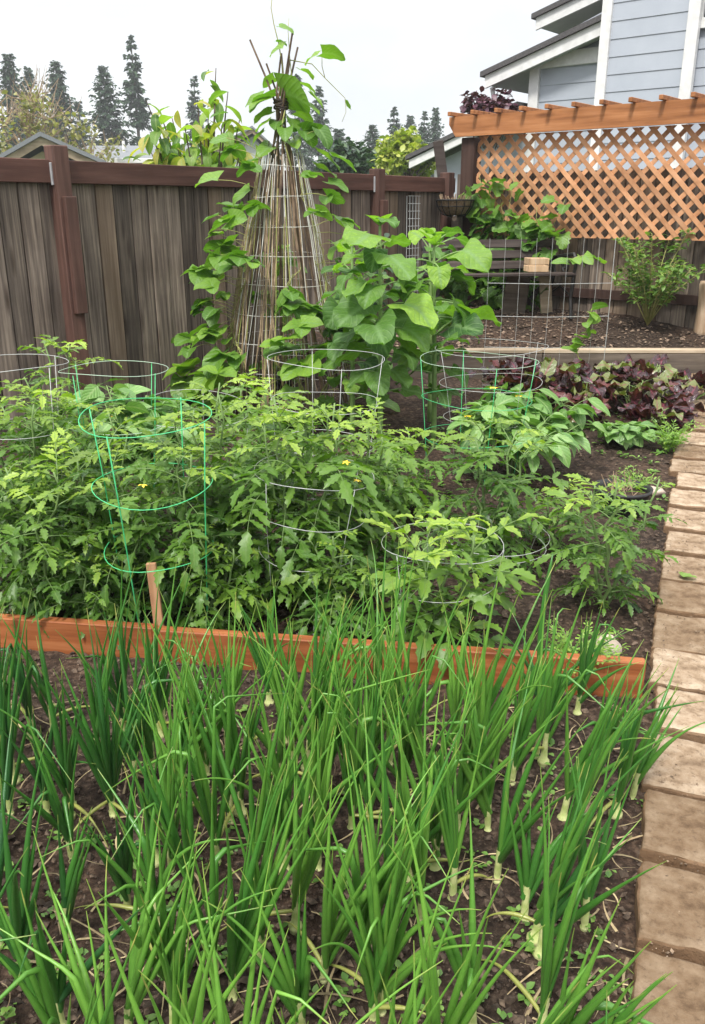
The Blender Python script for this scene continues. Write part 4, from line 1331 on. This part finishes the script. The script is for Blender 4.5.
# ---- purple leaved row in front of the retaining timber
pr = [(545, 6.05, .30), (508, 6.5, .40), (528, 6.2, .40), (560, 6.4, .44), (585, 6.0, .42), (610, 6.35, .50), (632, 6.0, .42), (650, 6.3, .46), (664, 5.95, .30), (572, 5.75, .34), (694, 6.35, .28), (648, 5.65, .26)]
pl = ['small purple plant at the front left of the purple row', 'purple leafy plant behind the overlapping cage rings', 'purple leafy plant right behind the pepper bush', 'purple leafy plant under the climbing pea vine',
      'purple leafy plant right of the pea vine foot', 'tallest purple plant going yellow green at its bolting top', 'purple leafy plant behind the low green one', 'purple leafy plant with upright tip near the path',
      'purple leafy plant spilling toward the far end of the path', 'front purple plant left of the low green one', 'purple leafy plant behind the far end of the path', 'small purple plant right beside the low green one']
for k, ((px, Y, h), lab) in enumerate(zip(pr, pl)):
    bushy('purple_chard', lab, 'leafy vegetable', px, Y, h - .10, .16, 40, .16, M['purple'], 80 + k, .58, flowers=0, stems=10, el=.75, group='purple leafy plants in a row', stemmat='green_stem' if k == 5 else 'purple_stem' if False else 'green_stem', ripple=.22, droop=(.3, 1.5), tint=(.5, .34),
          agef=(lambda r, q: .95 if (q > .78 and r.rand() < .55) else .45) if k in (5, 7, 4) else (lambda r, q: .9 if r.rand() < .24 else .4))

# ---- pea vine on the wire panel
def wire_panel():
    x0, x1 = x_at(486, 6.75, .8), x_at(608, 6.75, .8)
    zt = at_depth(600, 238, 6.75)[2]; zb = gz(6.75)
    t = thing('wire_trellis', 'thin open wire grid panel standing before the retaining timber', 'trellis', (x0, 6.75, zb))
    H = zt - zb; W = x1 - x0
    n = 8
    for k in range(n + 1):
        mb = MB(); x = W * k / n
        tube(mb, [(x, 0, -.05), (x + .004, .003, H * .5), (x, 0, H)], .0013 if k < n else .0028, 5); mb.build('upright_wire', M['galv'], t)
    for z in (at_depth(600, 385, 6.75)[2], at_depth(600, 347, 6.75)[2], at_depth(600, 316, 6.75)[2], at_depth(600, 283, 6.75)[2]):
        mb = MB(); tube(mb, [(0, -.004, z - zb), (W * .5, -.006, z - zb - .008), (W, -.004, z - zb)], .0021, 5); mb.build('cross_wire', M['galv'], t)
    return t
wire_panel()
def pea_vine(label, pts_px, Y, seed, L=.10, n=16, name='pea_vine'):
    r = np.random.RandomState(seed)
    W = [at_depth(px, py, Y) for px, py in pts_px]
    o = W[0].copy()
    t = thing(name, label, 'vine', tuple(o))
    P = np.array(W) - o
    stm, fo = MB(), MB()
    tube(stm, P, np.linspace(.004, .002, len(P)), 5)
    for k in range(n):
        q = k / (n - 1) * (len(P) - 1); i = min(int(q), len(P) - 2)
        p = P[i] + (P[i + 1] - P[i]) * (q - i)
        az = r.choice([0, PI, -PI / 2]) + r.normal(0, .6)
        leaf(fo, p, frame(az, r.normal(.0, .4), r.normal(0, .5)), L * r.uniform(.7, 1.2), L * .75, prof_heart, 6, 1, .2, .6, .03, 0, .1, r.uniform(.4, 1), r)
    stm.build('stem', M['vine_stem'], t, True); fo.build('foliage', M['bean'], t, True)
pea_vine('bright green pea vine climbing the wire grid above the purple row', [(578, 395), (582, 372), (577, 352), (584, 338), (588, 322), (592, 308)], 6.68, 3, .12, 16)
pea_vine('thin leafy vine tip hanging by the bench arm', [(600, 262), (588, 254), (574, 258), (568, 262)], 7.1, 4, .12, 8)

# ================================================================== RETAINING TIMBER
rw = thing('retaining_wall', 'dark timber retaining wall with pale worn top across the back', 'retaining wall', (WALL_X0, WALL_Y, gz(WALL_Y)))
W = WALL_X1 - WALL_X0
for (a, b) in ((0, 2.35), (2.356, W)):
    mb = MB(); box(mb, ((a + b) / 2, 0, .075), (b - a, .09, .24), None, np.array([rng.rand(), 0, .5]), .008); mb.build('face_timber', M['grey_wood'], rw)
    mb = MB(); box(mb, ((a + b) / 2, .003, .2145), (b - a, .10, .034), None, np.array([rng.rand(), 0, .5]), .006); mb.build('top_timber', M['cap_wood'], rw)

# ================================================================== BENCH
def bench():
    Y = 8.35
    bx = x_at(520, Y, 1.0)
    zb = terrace_z(bx, Y) - .01
    t = thing('garden_bench', 'dark slatted garden bench with black iron ends on the terrace', 'bench', (bx, Y, zb), .22)
    x0, x1 = -.95, .38
    # seat slats
    for k in range(4):
        mb = MB(); box(mb, ((x0 + x1) / 2, -.36 + k * .105, .40 - k * .006), (x1 - x0, .085, .025), None, np.array([rng.rand(), 0, .5]), .004); mb.build('seat_slat', M['bench_wood'], t)
    for k in range(3):
        z = .46 + k * .095
        mb = MB(); box(mb, ((x0 + x1) / 2, .06 + k * .028, z), (x1 - x0, .022, .075), frame(0, 0, -.27), np.array([rng.rand(), 0, .5]), .004); mb.build('back_slat', M['bench_wood'], t)
    for x in (x0 + .02, x1 - .02):
        mb = MB()
        S = [(-.40, 0), (-.36, .18), (-.385, .40), (-.42, .52), (-.36, .575), (-.22, .56), (-.05, .54), (.04, .52)]
        tube(mb, [(x, y, z) for y, z in S], .017, 6)
        tube(mb, [(x, .20, 0), (x, .10, .2), (x, .02, .38), (x, .08, .52), (x, .14, .70), (x, .16, .735)], .02, 6)
        tube(mb, [(x, -.385, .385), (x, .02, .375)], .016, 6)
        a = np.linspace(0, 4 * PI, 26)
        rr = .085 * (1 - a / (4.6 * PI))
        tube(mb, np.stack([np.full(26, x), -.20 + rr * np.cos(a), .46 + rr * np.sin(a)], 1), .008, 5)
        tube(mb, [(x, -.37, .20), (x, -.12, .27), (x, .10, .18)], .010, 5)
        mb.build('iron_end', M['iron'], t)
    return t, zb
bn, bz = bench()
# wooden crate and split board by the bench end
def crate(px, py, Y, s, label, rz):
    p = at_depth(px, py, Y)
    t = thing('wooden_crate', label, 'crate', tuple(p), rz)
    for k in range(2):
        for sx, sy, w, d in ((0, -.5, 1, .06), (0, .5, 1, .06), (-.5, 0, .06, .9), (.5, 0, .06, .9)):
            mb = MB(); box(mb, (sx * s, sy * s * .8, s * (.16 + k * .30)), (w * s, d * s * (.8 if d > .5 else 1), s * .24), None, np.array([rng.rand(), 0, .5]), .003); mb.build('slat', M['pale_wood'], t)
    mb = MB(); box(mb, (0, 0, .016), (s * .92, s * .72, .012)); mb.build('bottom', M['pale_wood'], t)
cp = bn.location
ca, sa = math.cos(.22), math.sin(.22)
lx, ly = .10, -.13
px_c = (cp[0] + ca * lx - sa * ly, cp[1] + sa * lx + ca * ly)
t = thing('wooden_crate', 'pale wooden crate sitting on the right end of the dark bench', 'crate', (px_c[0], px_c[1], bz + .408), .1)
s = .19
for k in range(2):
    for cx_, cy_, w, d in ((0, -.5, 1, .06), (0, .5, 1, .06), (-.47, 0, .06, .9), (.47, 0, .06, .9)):
        mb = MB(); box(mb, (cx_ * s, cy_ * s * .8, s * (.16 + k * .34)), (w * s, d * s, s * .30), None, np.array([rng.rand(), 0, .5]), .003); mb.build('slat', M['pale_wood'], t)
mb = MB(); box(mb, (0, 0, .010), (s * .9, s * .72, .012)); mb.build('bottom', M['pale_wood'], t)
# boards stored under the bench
for k, (dx, w, h, tl, lab) in enumerate(((-.05, .24, .36, .10, 'weathered board leaning under the dark bench'), (.28, .12, .40, -.12, 'narrow pale board leaning at the bench end leg'))):
    gx, gy = cp[0] + ca * dx - sa * -.02, cp[1] + sa * dx + ca * -.02
    mb = MB(); box(mb, (0, 0, h / 2), (w, .02, h), frame(0, 0, tl), np.array([.5, 0, .5]), .003)
    o = tag(mb.build('stored_board', M['grey_wood'] if k == 0 else M['cap_wood']), lab, 'board'); o.location = (gx, gy, bz + .005); o.rotation_euler = (0, tl * .6, .22)

# log post at the right edge of the terrace
p = at_depth(702, 318, 7.75)
mb = MB()
rr = np.random.RandomState(3)
lathe(mb, [(.0, -.05), (.085, -.05), (.082, .02), (.075, .25), (.078, .42), (.07, .445), (0.0, .45)], 14, att=np.array([.5, .5, .5]), wob=.05, rng=rr)
o = tag(mb.build('log_post', M['log_bark'], smooth=True), 'upright pale split log at the right end of the terrace', 'log'); o.location = (p[0] + .02, p[1], terrace_z(p[0], p[1]))

# ================================================================== PLANTS ON THE TERRACE
bushy('blueberry_bush', 'airy yellow green bush with upright canes against the lattice foot', 'bush', 650, 7.75, 1.06, .50, 1050, .06, M['bush'], 91, .5, stems=19, el=.6, z0=.62, stemmat='vine_stem', ripple=.02)
def lattice_vine():
    r = np.random.RandomState(19)
    t = thing('climbing_vine', 'green vine with lobed leaves climbing the lattice behind the bench', 'vine', (CX, CY, 0), LRZ)
    stm, fo = MB(), MB()
    for k in range(9):
        px0 = r.uniform(490, 550)
        x0, z0 = loc_plane(px0, 300, -.3); x1, z1 = loc_plane(px0 + r.normal(0, 26), r.uniform(165, 232), -.3)
        P = np.array([(x0, LY - .09, .6), ((x0 + x1) / 2 + r.normal(0, .06), LY - .08, (.6 + z1) / 2), (x1, LY - .06, z1)])
        u = np.linspace(0, 1, 9)[:, None]
        C = (1 - u) ** 2 * P[0] + 2 * u * (1 - u) * P[1] + u * u * P[2]
        tube(stm, C, np.linspace(.006, .002, 9), 5)
        for j in range(26):
            q = r.rand() ** .8; i = int(q * 8)
            p = C[i] + np.array([r.normal(0, .10), -abs(r.normal(0, .07)), r.normal(0, .06)])
            if p[2] > z1 + .1: continue
            L = r.uniform(.10, .17)
            leaf(fo, p, frame(r.uniform(PI, 2 * PI), r.normal(-.3, .4), r.normal(0, .4)), L, L * .95, prof_heart, 8, 2, .2, .7, .05, .12, .15, r.uniform(.1, .8), r)
    stm.build('stem', M['vine_stem'], t, True); fo.build('foliage', M['bean'], t, True)
lattice_vine()
bushy('shrub', 'small dark green shrub behind the sunflowers at the fence foot', 'shrub', 452, 8.3, .5, .35, 160, .10, M['bean'], 92, .7, z0=.6, stems=8, tint=(.25, .2))

# ================================================================== BASKET AND SMALL THINGS AT THE CORNER
def basket():
    c = at_depth(455, 201, 9.0)
    t = thing('hanging_planter', 'half round iron basket planter with brown liner beside the lattice post', 'planter', tuple(c), LRZ)
    R = .19
    mb = MB()
    lathe(mb, [(.03, -.135), (R * .55, -.12), (R * .84, -.06), (R * .95, 0.0)], 18, att=None); mb.build('liner', M['coir'], t, True)
    mb = MB()
    ring(mb, (0, 0, .008), R, .008, 24); ring(mb, (0, 0, -.05), R * .90, .005, 24)
    for k in range(14):
        a = 2 * PI * k / 14
        tube(mb, [(R * q * math.cos(a), R * q * math.sin(a), z) for q, z in ((1.0, .008), (.94, -.05), (.66, -.125), (.2, -.15))], .005, 4)
    mb.build('basket_frame', M['iron'], t)
    mb = MB()
    for k in range(46):
        a, q = rng.uniform(0, 6.28), rng.rand() ** .5 * R * .8
        tube(mb, [(q * math.cos(a), q * math.sin(a), -.01), (q * math.cos(a) * 1.2, q * math.sin(a) * 1.2, rng.uniform(.02, .07))], .004, 4)
    mb.build('dry_stalks', M['twig'], t)
    mb = MB(); box(mb, (0.0, .05, -c[2] / 2 - .07), (.085, .085, c[2] - .14), None, np.array([.5, 0, .5]), .005); mb.build('stand_post', M['grey_wood'], t)
basket()
# small grid trellis leaning on the side fence
def small_trellis():
    c = at_depth(414, 222, 8.9)
    t = thing('wire_trellis', 'small grey wire grid leaning on the fence left of the basket planter', 'trellis', (c[0], c[1], gz(8.9)), FRZ)
    H = at_depth(414, 196, 8.9)[2] - gz(8.9)
    mb = MB()
    for k in range(5): tube(mb, [(-.10 + k * .05, 0, 0), (-.10 + k * .05, .02, H)], .004, 4)
    for k in range(int(H / .07)): tube(mb, [(-.10, .0, H - k * .07), (.10, .0, H - k * .07)], .003, 4)
    mb.build('grid', M['galv'], t)
small_trellis()
bushy('potted_shrub', 'thin dark plant against the fence beneath the far fence post', 'shrub', 379, 7.9, 1.28, .13, 90, .07, M['dark_tree'], 93, .6, stems=5, z0=gz(7.9))

# ================================================================== POT, STONES, TAGS, FEATHERY PLANTS
def pot():
    c = on_ground(620, 510)
    t = thing('plant_pot', 'black plastic pot with dry stalks sunk in the soil by the path', 'pot', (c[0], c[1], c[2]))
    zr = at_depth(618, 487, c[1])[2] - c[2]
    zr = max(.07, zr)
    R = 62 / F_PX * c[1] * .97 / 2
    mb = MB(); lathe(mb, [(R * .72, -.12), (R * .93, zr - .02), (R * 1.0, zr - .02), (R * 1.03, zr), (R * .95, zr), (R * .90, zr - .035)], 24); mb.build('body', M['pot'], t, True)
    mb = MB(); lathe(mb, [(R * .91, zr - .034), (R * .5, zr - .022), (.001, zr - .018)], 24, wob=.02, rng=rng); mb.build('potting_soil', M['soil'], t)
    mb = MB(); r = np.random.RandomState(2)
    for k in range(30):
        a, q = r.uniform(0, 6.28), r.rand() * R * .7
        b = np.array([q * math.cos(a), q * math.sin(a), zr - .03])
        tube(mb, [b, b + np.array([r.normal(0, .03), r.normal(0, .03), r.uniform(.03, .10)])], .0025, 4)
    mb.build('dry_stalks', M['twig'], t)
pot()
def feathery(label, px, Y, h, rad, n, seed, z0=None):
    r = np.random.RandomState(seed)
    t = thing('feathery_herb', label, 'herb', (x_at(px, Y, .1), Y, gz(Y) if z0 is None else z0), 0, 'feathery leaved herbs')
    stm, fo = MB(), MB()
    for k in range(n):
        az = r.uniform(0, 6.28)
        P = curve_pts((0, 0, 0), az, r.uniform(.9, 1.5), h * r.uniform(.7, 1.15), r.uniform(.3, .9), 7)
        tube(stm, P, np.linspace(.0022, .001, 8), 4, cap=False)
        for i in range(2, 8):
            for s in (-1, 1):
                for q in range(2):
                    L = h * .22 * (1.1 - .08 * i)
                    leaf(fo, P[i] + r.normal(0, .004, 3), frame(az + s * r.uniform(.4, 1.4), r.uniform(-.2, .8), r.normal(0, .5)), L, L * .28, prof_lance, 4, 1, .1, .4, 0, .35, 0, r.uniform(.2, 1), r)
    stm.build('stem', M['green_stem'], t, True); fo.build('foliage', M['fern'], t, True)
feathery('yellow green feathery herb just behind the right end of the orange board', 583, 2.68, .22, .1, 26, 1)
feathery('bright feathery herb growing in the black pot', 632, 4.35, .16, .1, 18, 2, gz(4.3) + .05)
feathery('small feathery herb by the path, right of the low green plant', 668, 5.2, .24, .1, 16, 3)

def stone(px, py, s, seed, label, flat=.6):
    r = np.random.RandomState(seed)
    c = on_ground(px, py)
    mb = MB()
    nu, nv = 9, 14
    V = []
    for i in range(nu):
        ph = PI * i / (nu - 1)
        for j in range(nv):
            a = 2 * PI * j / nv
            d = Vector((math.sin(ph) * math.cos(a), math.sin(ph) * math.sin(a), math.cos(ph)))
            q = s * (1 + .28 * mnoise.noise(d * 1.5 + Vector((seed, 0, 0))) + .08 * mnoise.noise(d * 5))
            V.append((d.x * q, d.y * q * .8, d.z * q * flat))
    F = [[i * nv + j, (i + 1) * nv + j, (i + 1) * nv + (j + 1) % nv, i * nv + (j + 1) % nv] for i in range(nu - 1) for j in range(nv)]
    mb.add(np.array(V), np.array(F))
    o = tag(mb.build('stone', M['stone'], smooth=True), label, 'stone'); o.location = (c[0], c[1], gz(c[1]) + s * flat * .45); o.rotation_euler = (0, r.normal(0, .2), r.uniform(0, 6))
stone(606, 652, .058, 1, 'rounded tan stone behind the right end of the orange board', .8)
stone(655, 494, .055, 2, 'flat tan stone beside the black pot at the path edge', .55)
stone(8, 612, .03, 3, 'small pale stone behind the orange board at the left edge', .5)
for k, (px, py, lab) in enumerate(((315, 634, 'short white plant tag behind the orange board, left one of a pair'), (322, 634, 'short white plant tag behind the orange board, right one of a pair'))):
    c = on_ground(px, py)
    mb = MB(); box(mb, (0, 0, .03), (.010, .002, .075), frame(0, .12 * (k - .5)), None, .0005)
    o = tag(mb.build('plant_tag', M['plastic_white']), lab, 'plant tag', 'white plant tags'); o.location = (c[0], c[1], gz(c[1]))
    o.scale = (1.2, 1, 1)

# ================================================================== ONIONS
def onion_leaf(mb, o, az, el, L, r0, r, tint, bend=0.0, kink=None, dry=False):
    n = 15
    P = [np.array(o, float)]; e = el; a = az
    for i in range(n):
        q = i / n
        e -= bend / n * (.4 + 1.6 * q)
        if kink and abs(q - kink[0]) < .5 / n + 1e-6: e -= kink[1]
        if kink and abs(q - kink[0] - 1 / n) < .5 / n + 1e-6: e -= kink[1] * .5
        a += r.normal(0, .03)
        P.append(P[-1] + L / n * np.array([math.cos(e) * math.cos(a), math.cos(e) * math.sin(a), math.sin(e)]))
    P = np.array(P)
    P[:, 2] = np.maximum(P[:, 2], .006)
    u = np.linspace(0, 1, n + 1)
    R = r0 * (.80 + .45 * np.sin(PI * np.clip(u * 1.5, 0, 1))) * (1 - u ** 1.7) + .0006
    age = np.where(u > .93, .75 + (.25 if r.rand() < .16 else 0), .35)
    if dry: age = np.full(n + 1, .95)
    A = np.stack([np.clip(tint + .18 * (u - .5), 0, 1), np.full(n + 1, .5), age], 1)
    tube(mb, P, R, 7, A, cap=False, flat=.9)

def onion(label, X, Y, h, seed, nl=7, tint=.5, lean=(0, 0), bulb=.5, group='onion plants in the front bed', flop=.2):
    r = np.random.RandomState(seed)
    t = thing('onion_plant', label, 'onion', (X, Y, gz(Y)), 0, group)
    bm_, lf = MB(), MB()
    rb = .010 + .013 * bulb
    zb = .006 + .022 * bulb
    prof = [(rb * .55, -.02), (rb, zb * .25), (rb * .98, zb * .6), (rb * .62, zb * .95), (.0095, zb + .018), (.0085, zb + .055), (.009, zb + .09)]
    lx, ly = lean
    lathe(bm_, prof, 10, wob=.03, rng=r)
    bm_.V[-1] = bm_.V[-1] + np.stack([lx * .3 * np.clip(bm_.V[-1][:, 2], 0, 1), ly * .3 * np.clip(bm_.V[-1][:, 2], 0, 1), 0 * bm_.V[-1][:, 2]], 1)
    pl = r.uniform(0, PI)
    z0 = zb + .035
    for k in range(nl):
        sgn = 1 if k % 2 else -1
        q = k / max(1, nl - 1)
        el = 1.54 - .16 * (1 - q) - abs(r.normal(0, .08))
        az = pl + (0 if sgn > 0 else PI) + r.normal(0, .8)
        if r.rand() < .04: el -= r.uniform(.2, .5)
        d = np.array([math.cos(el) * math.cos(az) + lx, math.cos(el) * math.sin(az) + ly, math.sin(el)])
        az, el = math.atan2(d[1], d[0]), math.atan2(d[2], math.hypot(d[0], d[1]))
        L = h * r.uniform(.72, 1.08)
        kink = None
        if r.rand() < flop: kink = (round(r.uniform(.4, .8) * 15) / 15, r.uniform(.5, 1.5))
        onion_leaf(lf, (r.normal(0, .003) + lx * .02, r.normal(0, .003) + ly * .02, z0 + .05 * q), az, el, L, r.uniform(.0052, .0094), r, np.clip(tint + r.normal(0, .10), 0, 1), r.uniform(.0, .22) + (r.uniform(.4, 1.0) if r.rand() < .06 else 0), kink)
    for k in range(r.randint(0, 2)):
        onion_leaf(lf, (0, 0, z0), r.uniform(0, 6.28), r.uniform(-.1, .5), h * r.uniform(.35, .6), .0045, r, .8, r.uniform(.5, 1.4), None, True)
    bm_.build('bulb', M['bulb'], t, True)
    lf.build('leaves', M['onion'], t, True)
    return t

ro = np.random.RandomState(2024)
LBL = {
    'back': 'onion plant in the row closest to the orange board',
    'path': 'onion plant along the path edge leaning over the tan pavers',
    'left': 'dark bluish green onion plant in the left part of the bed',
    'front': 'bright green onion plant rooted at the bottom edge of the photo',
    'mid': 'mid green onion plant in the middle of the bed',
}
count = 0
Yr = .98
row = 0
while Yr < 2.5:
    xl_ = -.52 - .40 * Yr
    xr_ = path_x(Yr) - .05
    step = .118
    x = xl_ + (row % 2) * step * .5
    while x < xr_:
        X = x + ro.normal(0, .040); Y = Yr + ro.normal(0, .045)
        x += step
        dB = board_y(X) - Y
        if dB < .11: continue
        rel = (X - xl_) / (xr_ - xl_)
        # sparse bare soil near the board on the left, gaps elsewhere
        if dB < .40 and rel < .42: continue
        if dB < .27 and ro.rand() < .55: continue
        if ro.rand() < .10: continue
        if rel > .86: z = 'path'
        elif Y < 1.28: z = 'front'
        elif dB < .32: z = 'back'
        elif rel < .38: z = 'left'
        else: z = 'mid'
        tint = {'back': .55, 'path': .55, 'left': .34, 'front': .88, 'mid': .70}[z]
        if z == 'front' and rel < .35: tint = .6
        lean = (ro.normal(.04, .11), ro.normal(-.03, .09))
        if z == 'path': lean = (ro.uniform(.0, .34), ro.normal(-.05, .10))
        hh = {'back': .37, 'path': .46, 'left': .48, 'front': .56, 'mid': .54}[z] * ro.uniform(.66, 1.15)
        onion(LBL[z], X, Y, hh, 3000 + count, ro.randint(5, 10), np.clip(tint + ro.normal(0, .08), 0, 1), lean, ro.rand() ** 2.2, flop=.10 if z != 'front' else .06)
        count += 1
    Yr += .150; row += 1
print('onions', count)
# one thick flower stalk
def stalk_onion():
    base = on_ground(541, 712); tip = at_depth(553, 553, base[1] + .04)
    t = thing('onion_plant', 'onion with one tall thick blue green stalk crossing the orange board', 'onion', tuple(base), 0, 'onion plants in the front bed')
    d = tip - base
    mb = MB(); n = 12; u = np.linspace(0, 1, n + 1)
    P = np.array([d * q + np.array([-.02 * math.sin(PI * q), 0, 0]) for q in u])
    R = .0085 * (1 + .3 * np.sin(PI * u)) * (1 - .25 * u); R[-1] = .001; R[-2] = .005
    tube(mb, P, R, 8, np.stack([np.full(n + 1, .42), np.full(n + 1, .5), np.full(n + 1, .3)], 1))
    mb.build('flower_stalk', M['onion'], t, True)
    r = np.random.RandomState(4); lf = MB()
    for k in range(5): onion_leaf(lf, (0, 0, .03), r.uniform(0, 6.28), r.uniform(.8, 1.3), r.uniform(.3, .42), .007, r, .25, .5)
    lf.build('leaves', M['onion'], t, True)
    bm_ = MB(); lathe(bm_, [(.012, -.02), (.022, .01), (.02, .03), (.010, .05), (.009, .08)], 10); bm_.build('bulb', M['bulb'], t, True)
stalk_onion()

# dry onion leaves lying about, and tiny weeds
mb = MB(); r = np.random.RandomState(99)
for k in range(380):
    Y = r.uniform(1.0, 2.55); X = r.uniform(-.5 - .42 * Y, path_x(Y) + .03)
    if board_y(X) - Y < .05: continue
    P = curve_pts((X, Y, gz(Y) + .012), r.uniform(0, 6.28), r.uniform(0, .25), r.uniform(.05, .20), r.uniform(.1, .6), 7, r.normal(0, .8))
    P[:, 2] = np.maximum(P[:, 2], gz(Y) + .008)
    tube(mb, P, np.linspace(.0028, .0008, 8) * r.uniform(.4, 1.5), 4, np.array([r.rand(), .5, .5]), flat=.22)
tag(mb.build('dry_leaf_litter', M['straw']), kind='stuff')
mb = MB()
for k in range(330):
    Y = 1.0 + 1.5 * r.rand() ** 1.4; X = r.uniform(-.5 - .42 * Y, path_x(Y))
    if board_y(X) - Y < .05: continue
    for j in range(r.randint(4, 8)):
        L = r.uniform(.010, .026)
        leaf(mb, np.array([X, Y, gz(Y) + .010]) + r.normal(0, .009, 3) * np.array([1, 1, .5]), frame(r.uniform(0, 6.28), r.uniform(0, .7)), L, L * .7, prof_ovate, 3, 1, .2, .4, 0, 0, 0, r.uniform(.2, 1), r)
for k in range(150):
    Y = r.uniform(4.2, 7.0); X = r.uniform(-1.0, path_x(Y))
    for j in range(6):
        L = r.uniform(.02, .04)
        leaf(mb, np.array([X, Y, gz(Y) + .012]) + r.normal(0, .015, 3) * np.array([1, 1, .3]), frame(r.uniform(0, 6.28), r.uniform(0, .7)), L, L * .6, prof_ovate, 3, 1, .2, .4, 0, 0, 0, r.uniform(.2, 1), r)
tag(mb.build('weeds', M['weed'], smooth=True), kind='stuff')

# ================================================================== AIR
m, nt_, out_ = newmat('haze_air')
pv = N(nt_, 'ShaderNodeVolumePrincipled', i_Density=.0011, i_Anisotropy=.2); pv.inputs['Color'].default_value = (.93, .95, .97, 1)
nt_.links.new(pv.outputs[0], out_.inputs['Volume'])
mb = MB(); box(mb, (0, 240, 13), (900, 620, 30)); tag(mb.build('haze', m), kind='stuff')

# ================================================================== LIGHT, SKY, CAMERA
SUN_EL, SUN_AZ = math.radians(56), math.radians(205)      # azimuth measured clockwise from +Y
w = bpy.data.worlds.new('World'); scene.world = w; w.use_nodes = True
nt = w.node_tree; nt.nodes.clear()
out = N(nt, 'ShaderNodeOutputWorld')
sky = N(nt, 'ShaderNodeTexSky', sky_type='NISHITA', sun_disc=False, sun_elevation=SUN_EL, sun_rotation=SUN_AZ)
b1 = N(nt, 'ShaderNodeBackground', i_Strength=.10); nt.links.new(sky.outputs[0], b1.inputs[0])
tc = N(nt, 'ShaderNodeTexCoord'); sep = N(nt, 'ShaderNodeSeparateXYZ'); nt.links.new(tc.outputs['Generated'], sep.inputs[0])
# overcast sky: zenith about three times the horizon
grad = ramp(nt, sep.outputs[2], [(0, (.285, .286, .287)), (.22, (.303, .303, .304)), (1, (1.0, 1.0, 1.0))])
mp = N(nt, 'ShaderNodeMapping'); mp.inputs['Scale'].default_value = (1, 1, 2.6); nt.links.new(tc.outputs['Generated'], mp.inputs[0])
cn = N(nt, 'ShaderNodeTexNoise', i_Scale=2.6, i_Detail=7.0, i_Roughness=.5); nt.links.new(mp.outputs[0], cn.inputs['Vector'])
cl = ramp(nt, cn.outputs['Fac'], [(.36, (.84, .85, .87)), (.60, (1.07, 1.07, 1.07))])
b2 = N(nt, 'ShaderNodeBackground', i_Strength=1.10); nt.links.new(mixc(nt, grad, cl, 1.0, 'MULTIPLY'), b2.inputs[0])
mx = N(nt, 'ShaderNodeMixShader'); mx.inputs[0].default_value = .9
nt.links.new(b1.outputs[0], mx.inputs[1]); nt.links.new(b2.outputs[0], mx.inputs[2]); nt.links.new(mx.outputs[0], out.inputs[0])

sd = bpy.data.lights.new('sun', 'SUN'); sd.energy = 1.5; sd.angle = math.radians(10); sd.color = (1, .96, .9)
so = bpy.data.objects.new('sun', sd); COL.objects.link(so)
dx, dy, dz = math.sin(SUN_AZ) * math.cos(SUN_EL), math.cos(SUN_AZ) * math.cos(SUN_EL), math.sin(SUN_EL)
so.rotation_euler = Vector((-dx, -dy, -dz)).to_track_quat('-Z', 'Y').to_euler()

cd = bpy.data.cameras.new('camera'); cam = bpy.data.objects.new('camera', cd); COL.objects.link(cam)
cd.sensor_fit = 'VERTICAL'; cd.sensor_height = 24; cd.lens = 24 * F_PX / 1024
cd.clip_start = .05; cd.clip_end = 2000
cam.location = (0, 0, EYE); cam.rotation_euler = (PI / 2 - PITCH, 0, 0)
scene.camera = cam
vs = scene.view_settings
vs.view_transform = 'Standard'; vs.look = 'None'; vs.exposure = 1.66; vs.gamma = 1
vs.use_curve_mapping = False
scene.cycles.max_bounces = 8; scene.cycles.transparent_max_bounces = 4
scene.cycles.use_denoising = True
scene.cycles.volume_bounces = 0
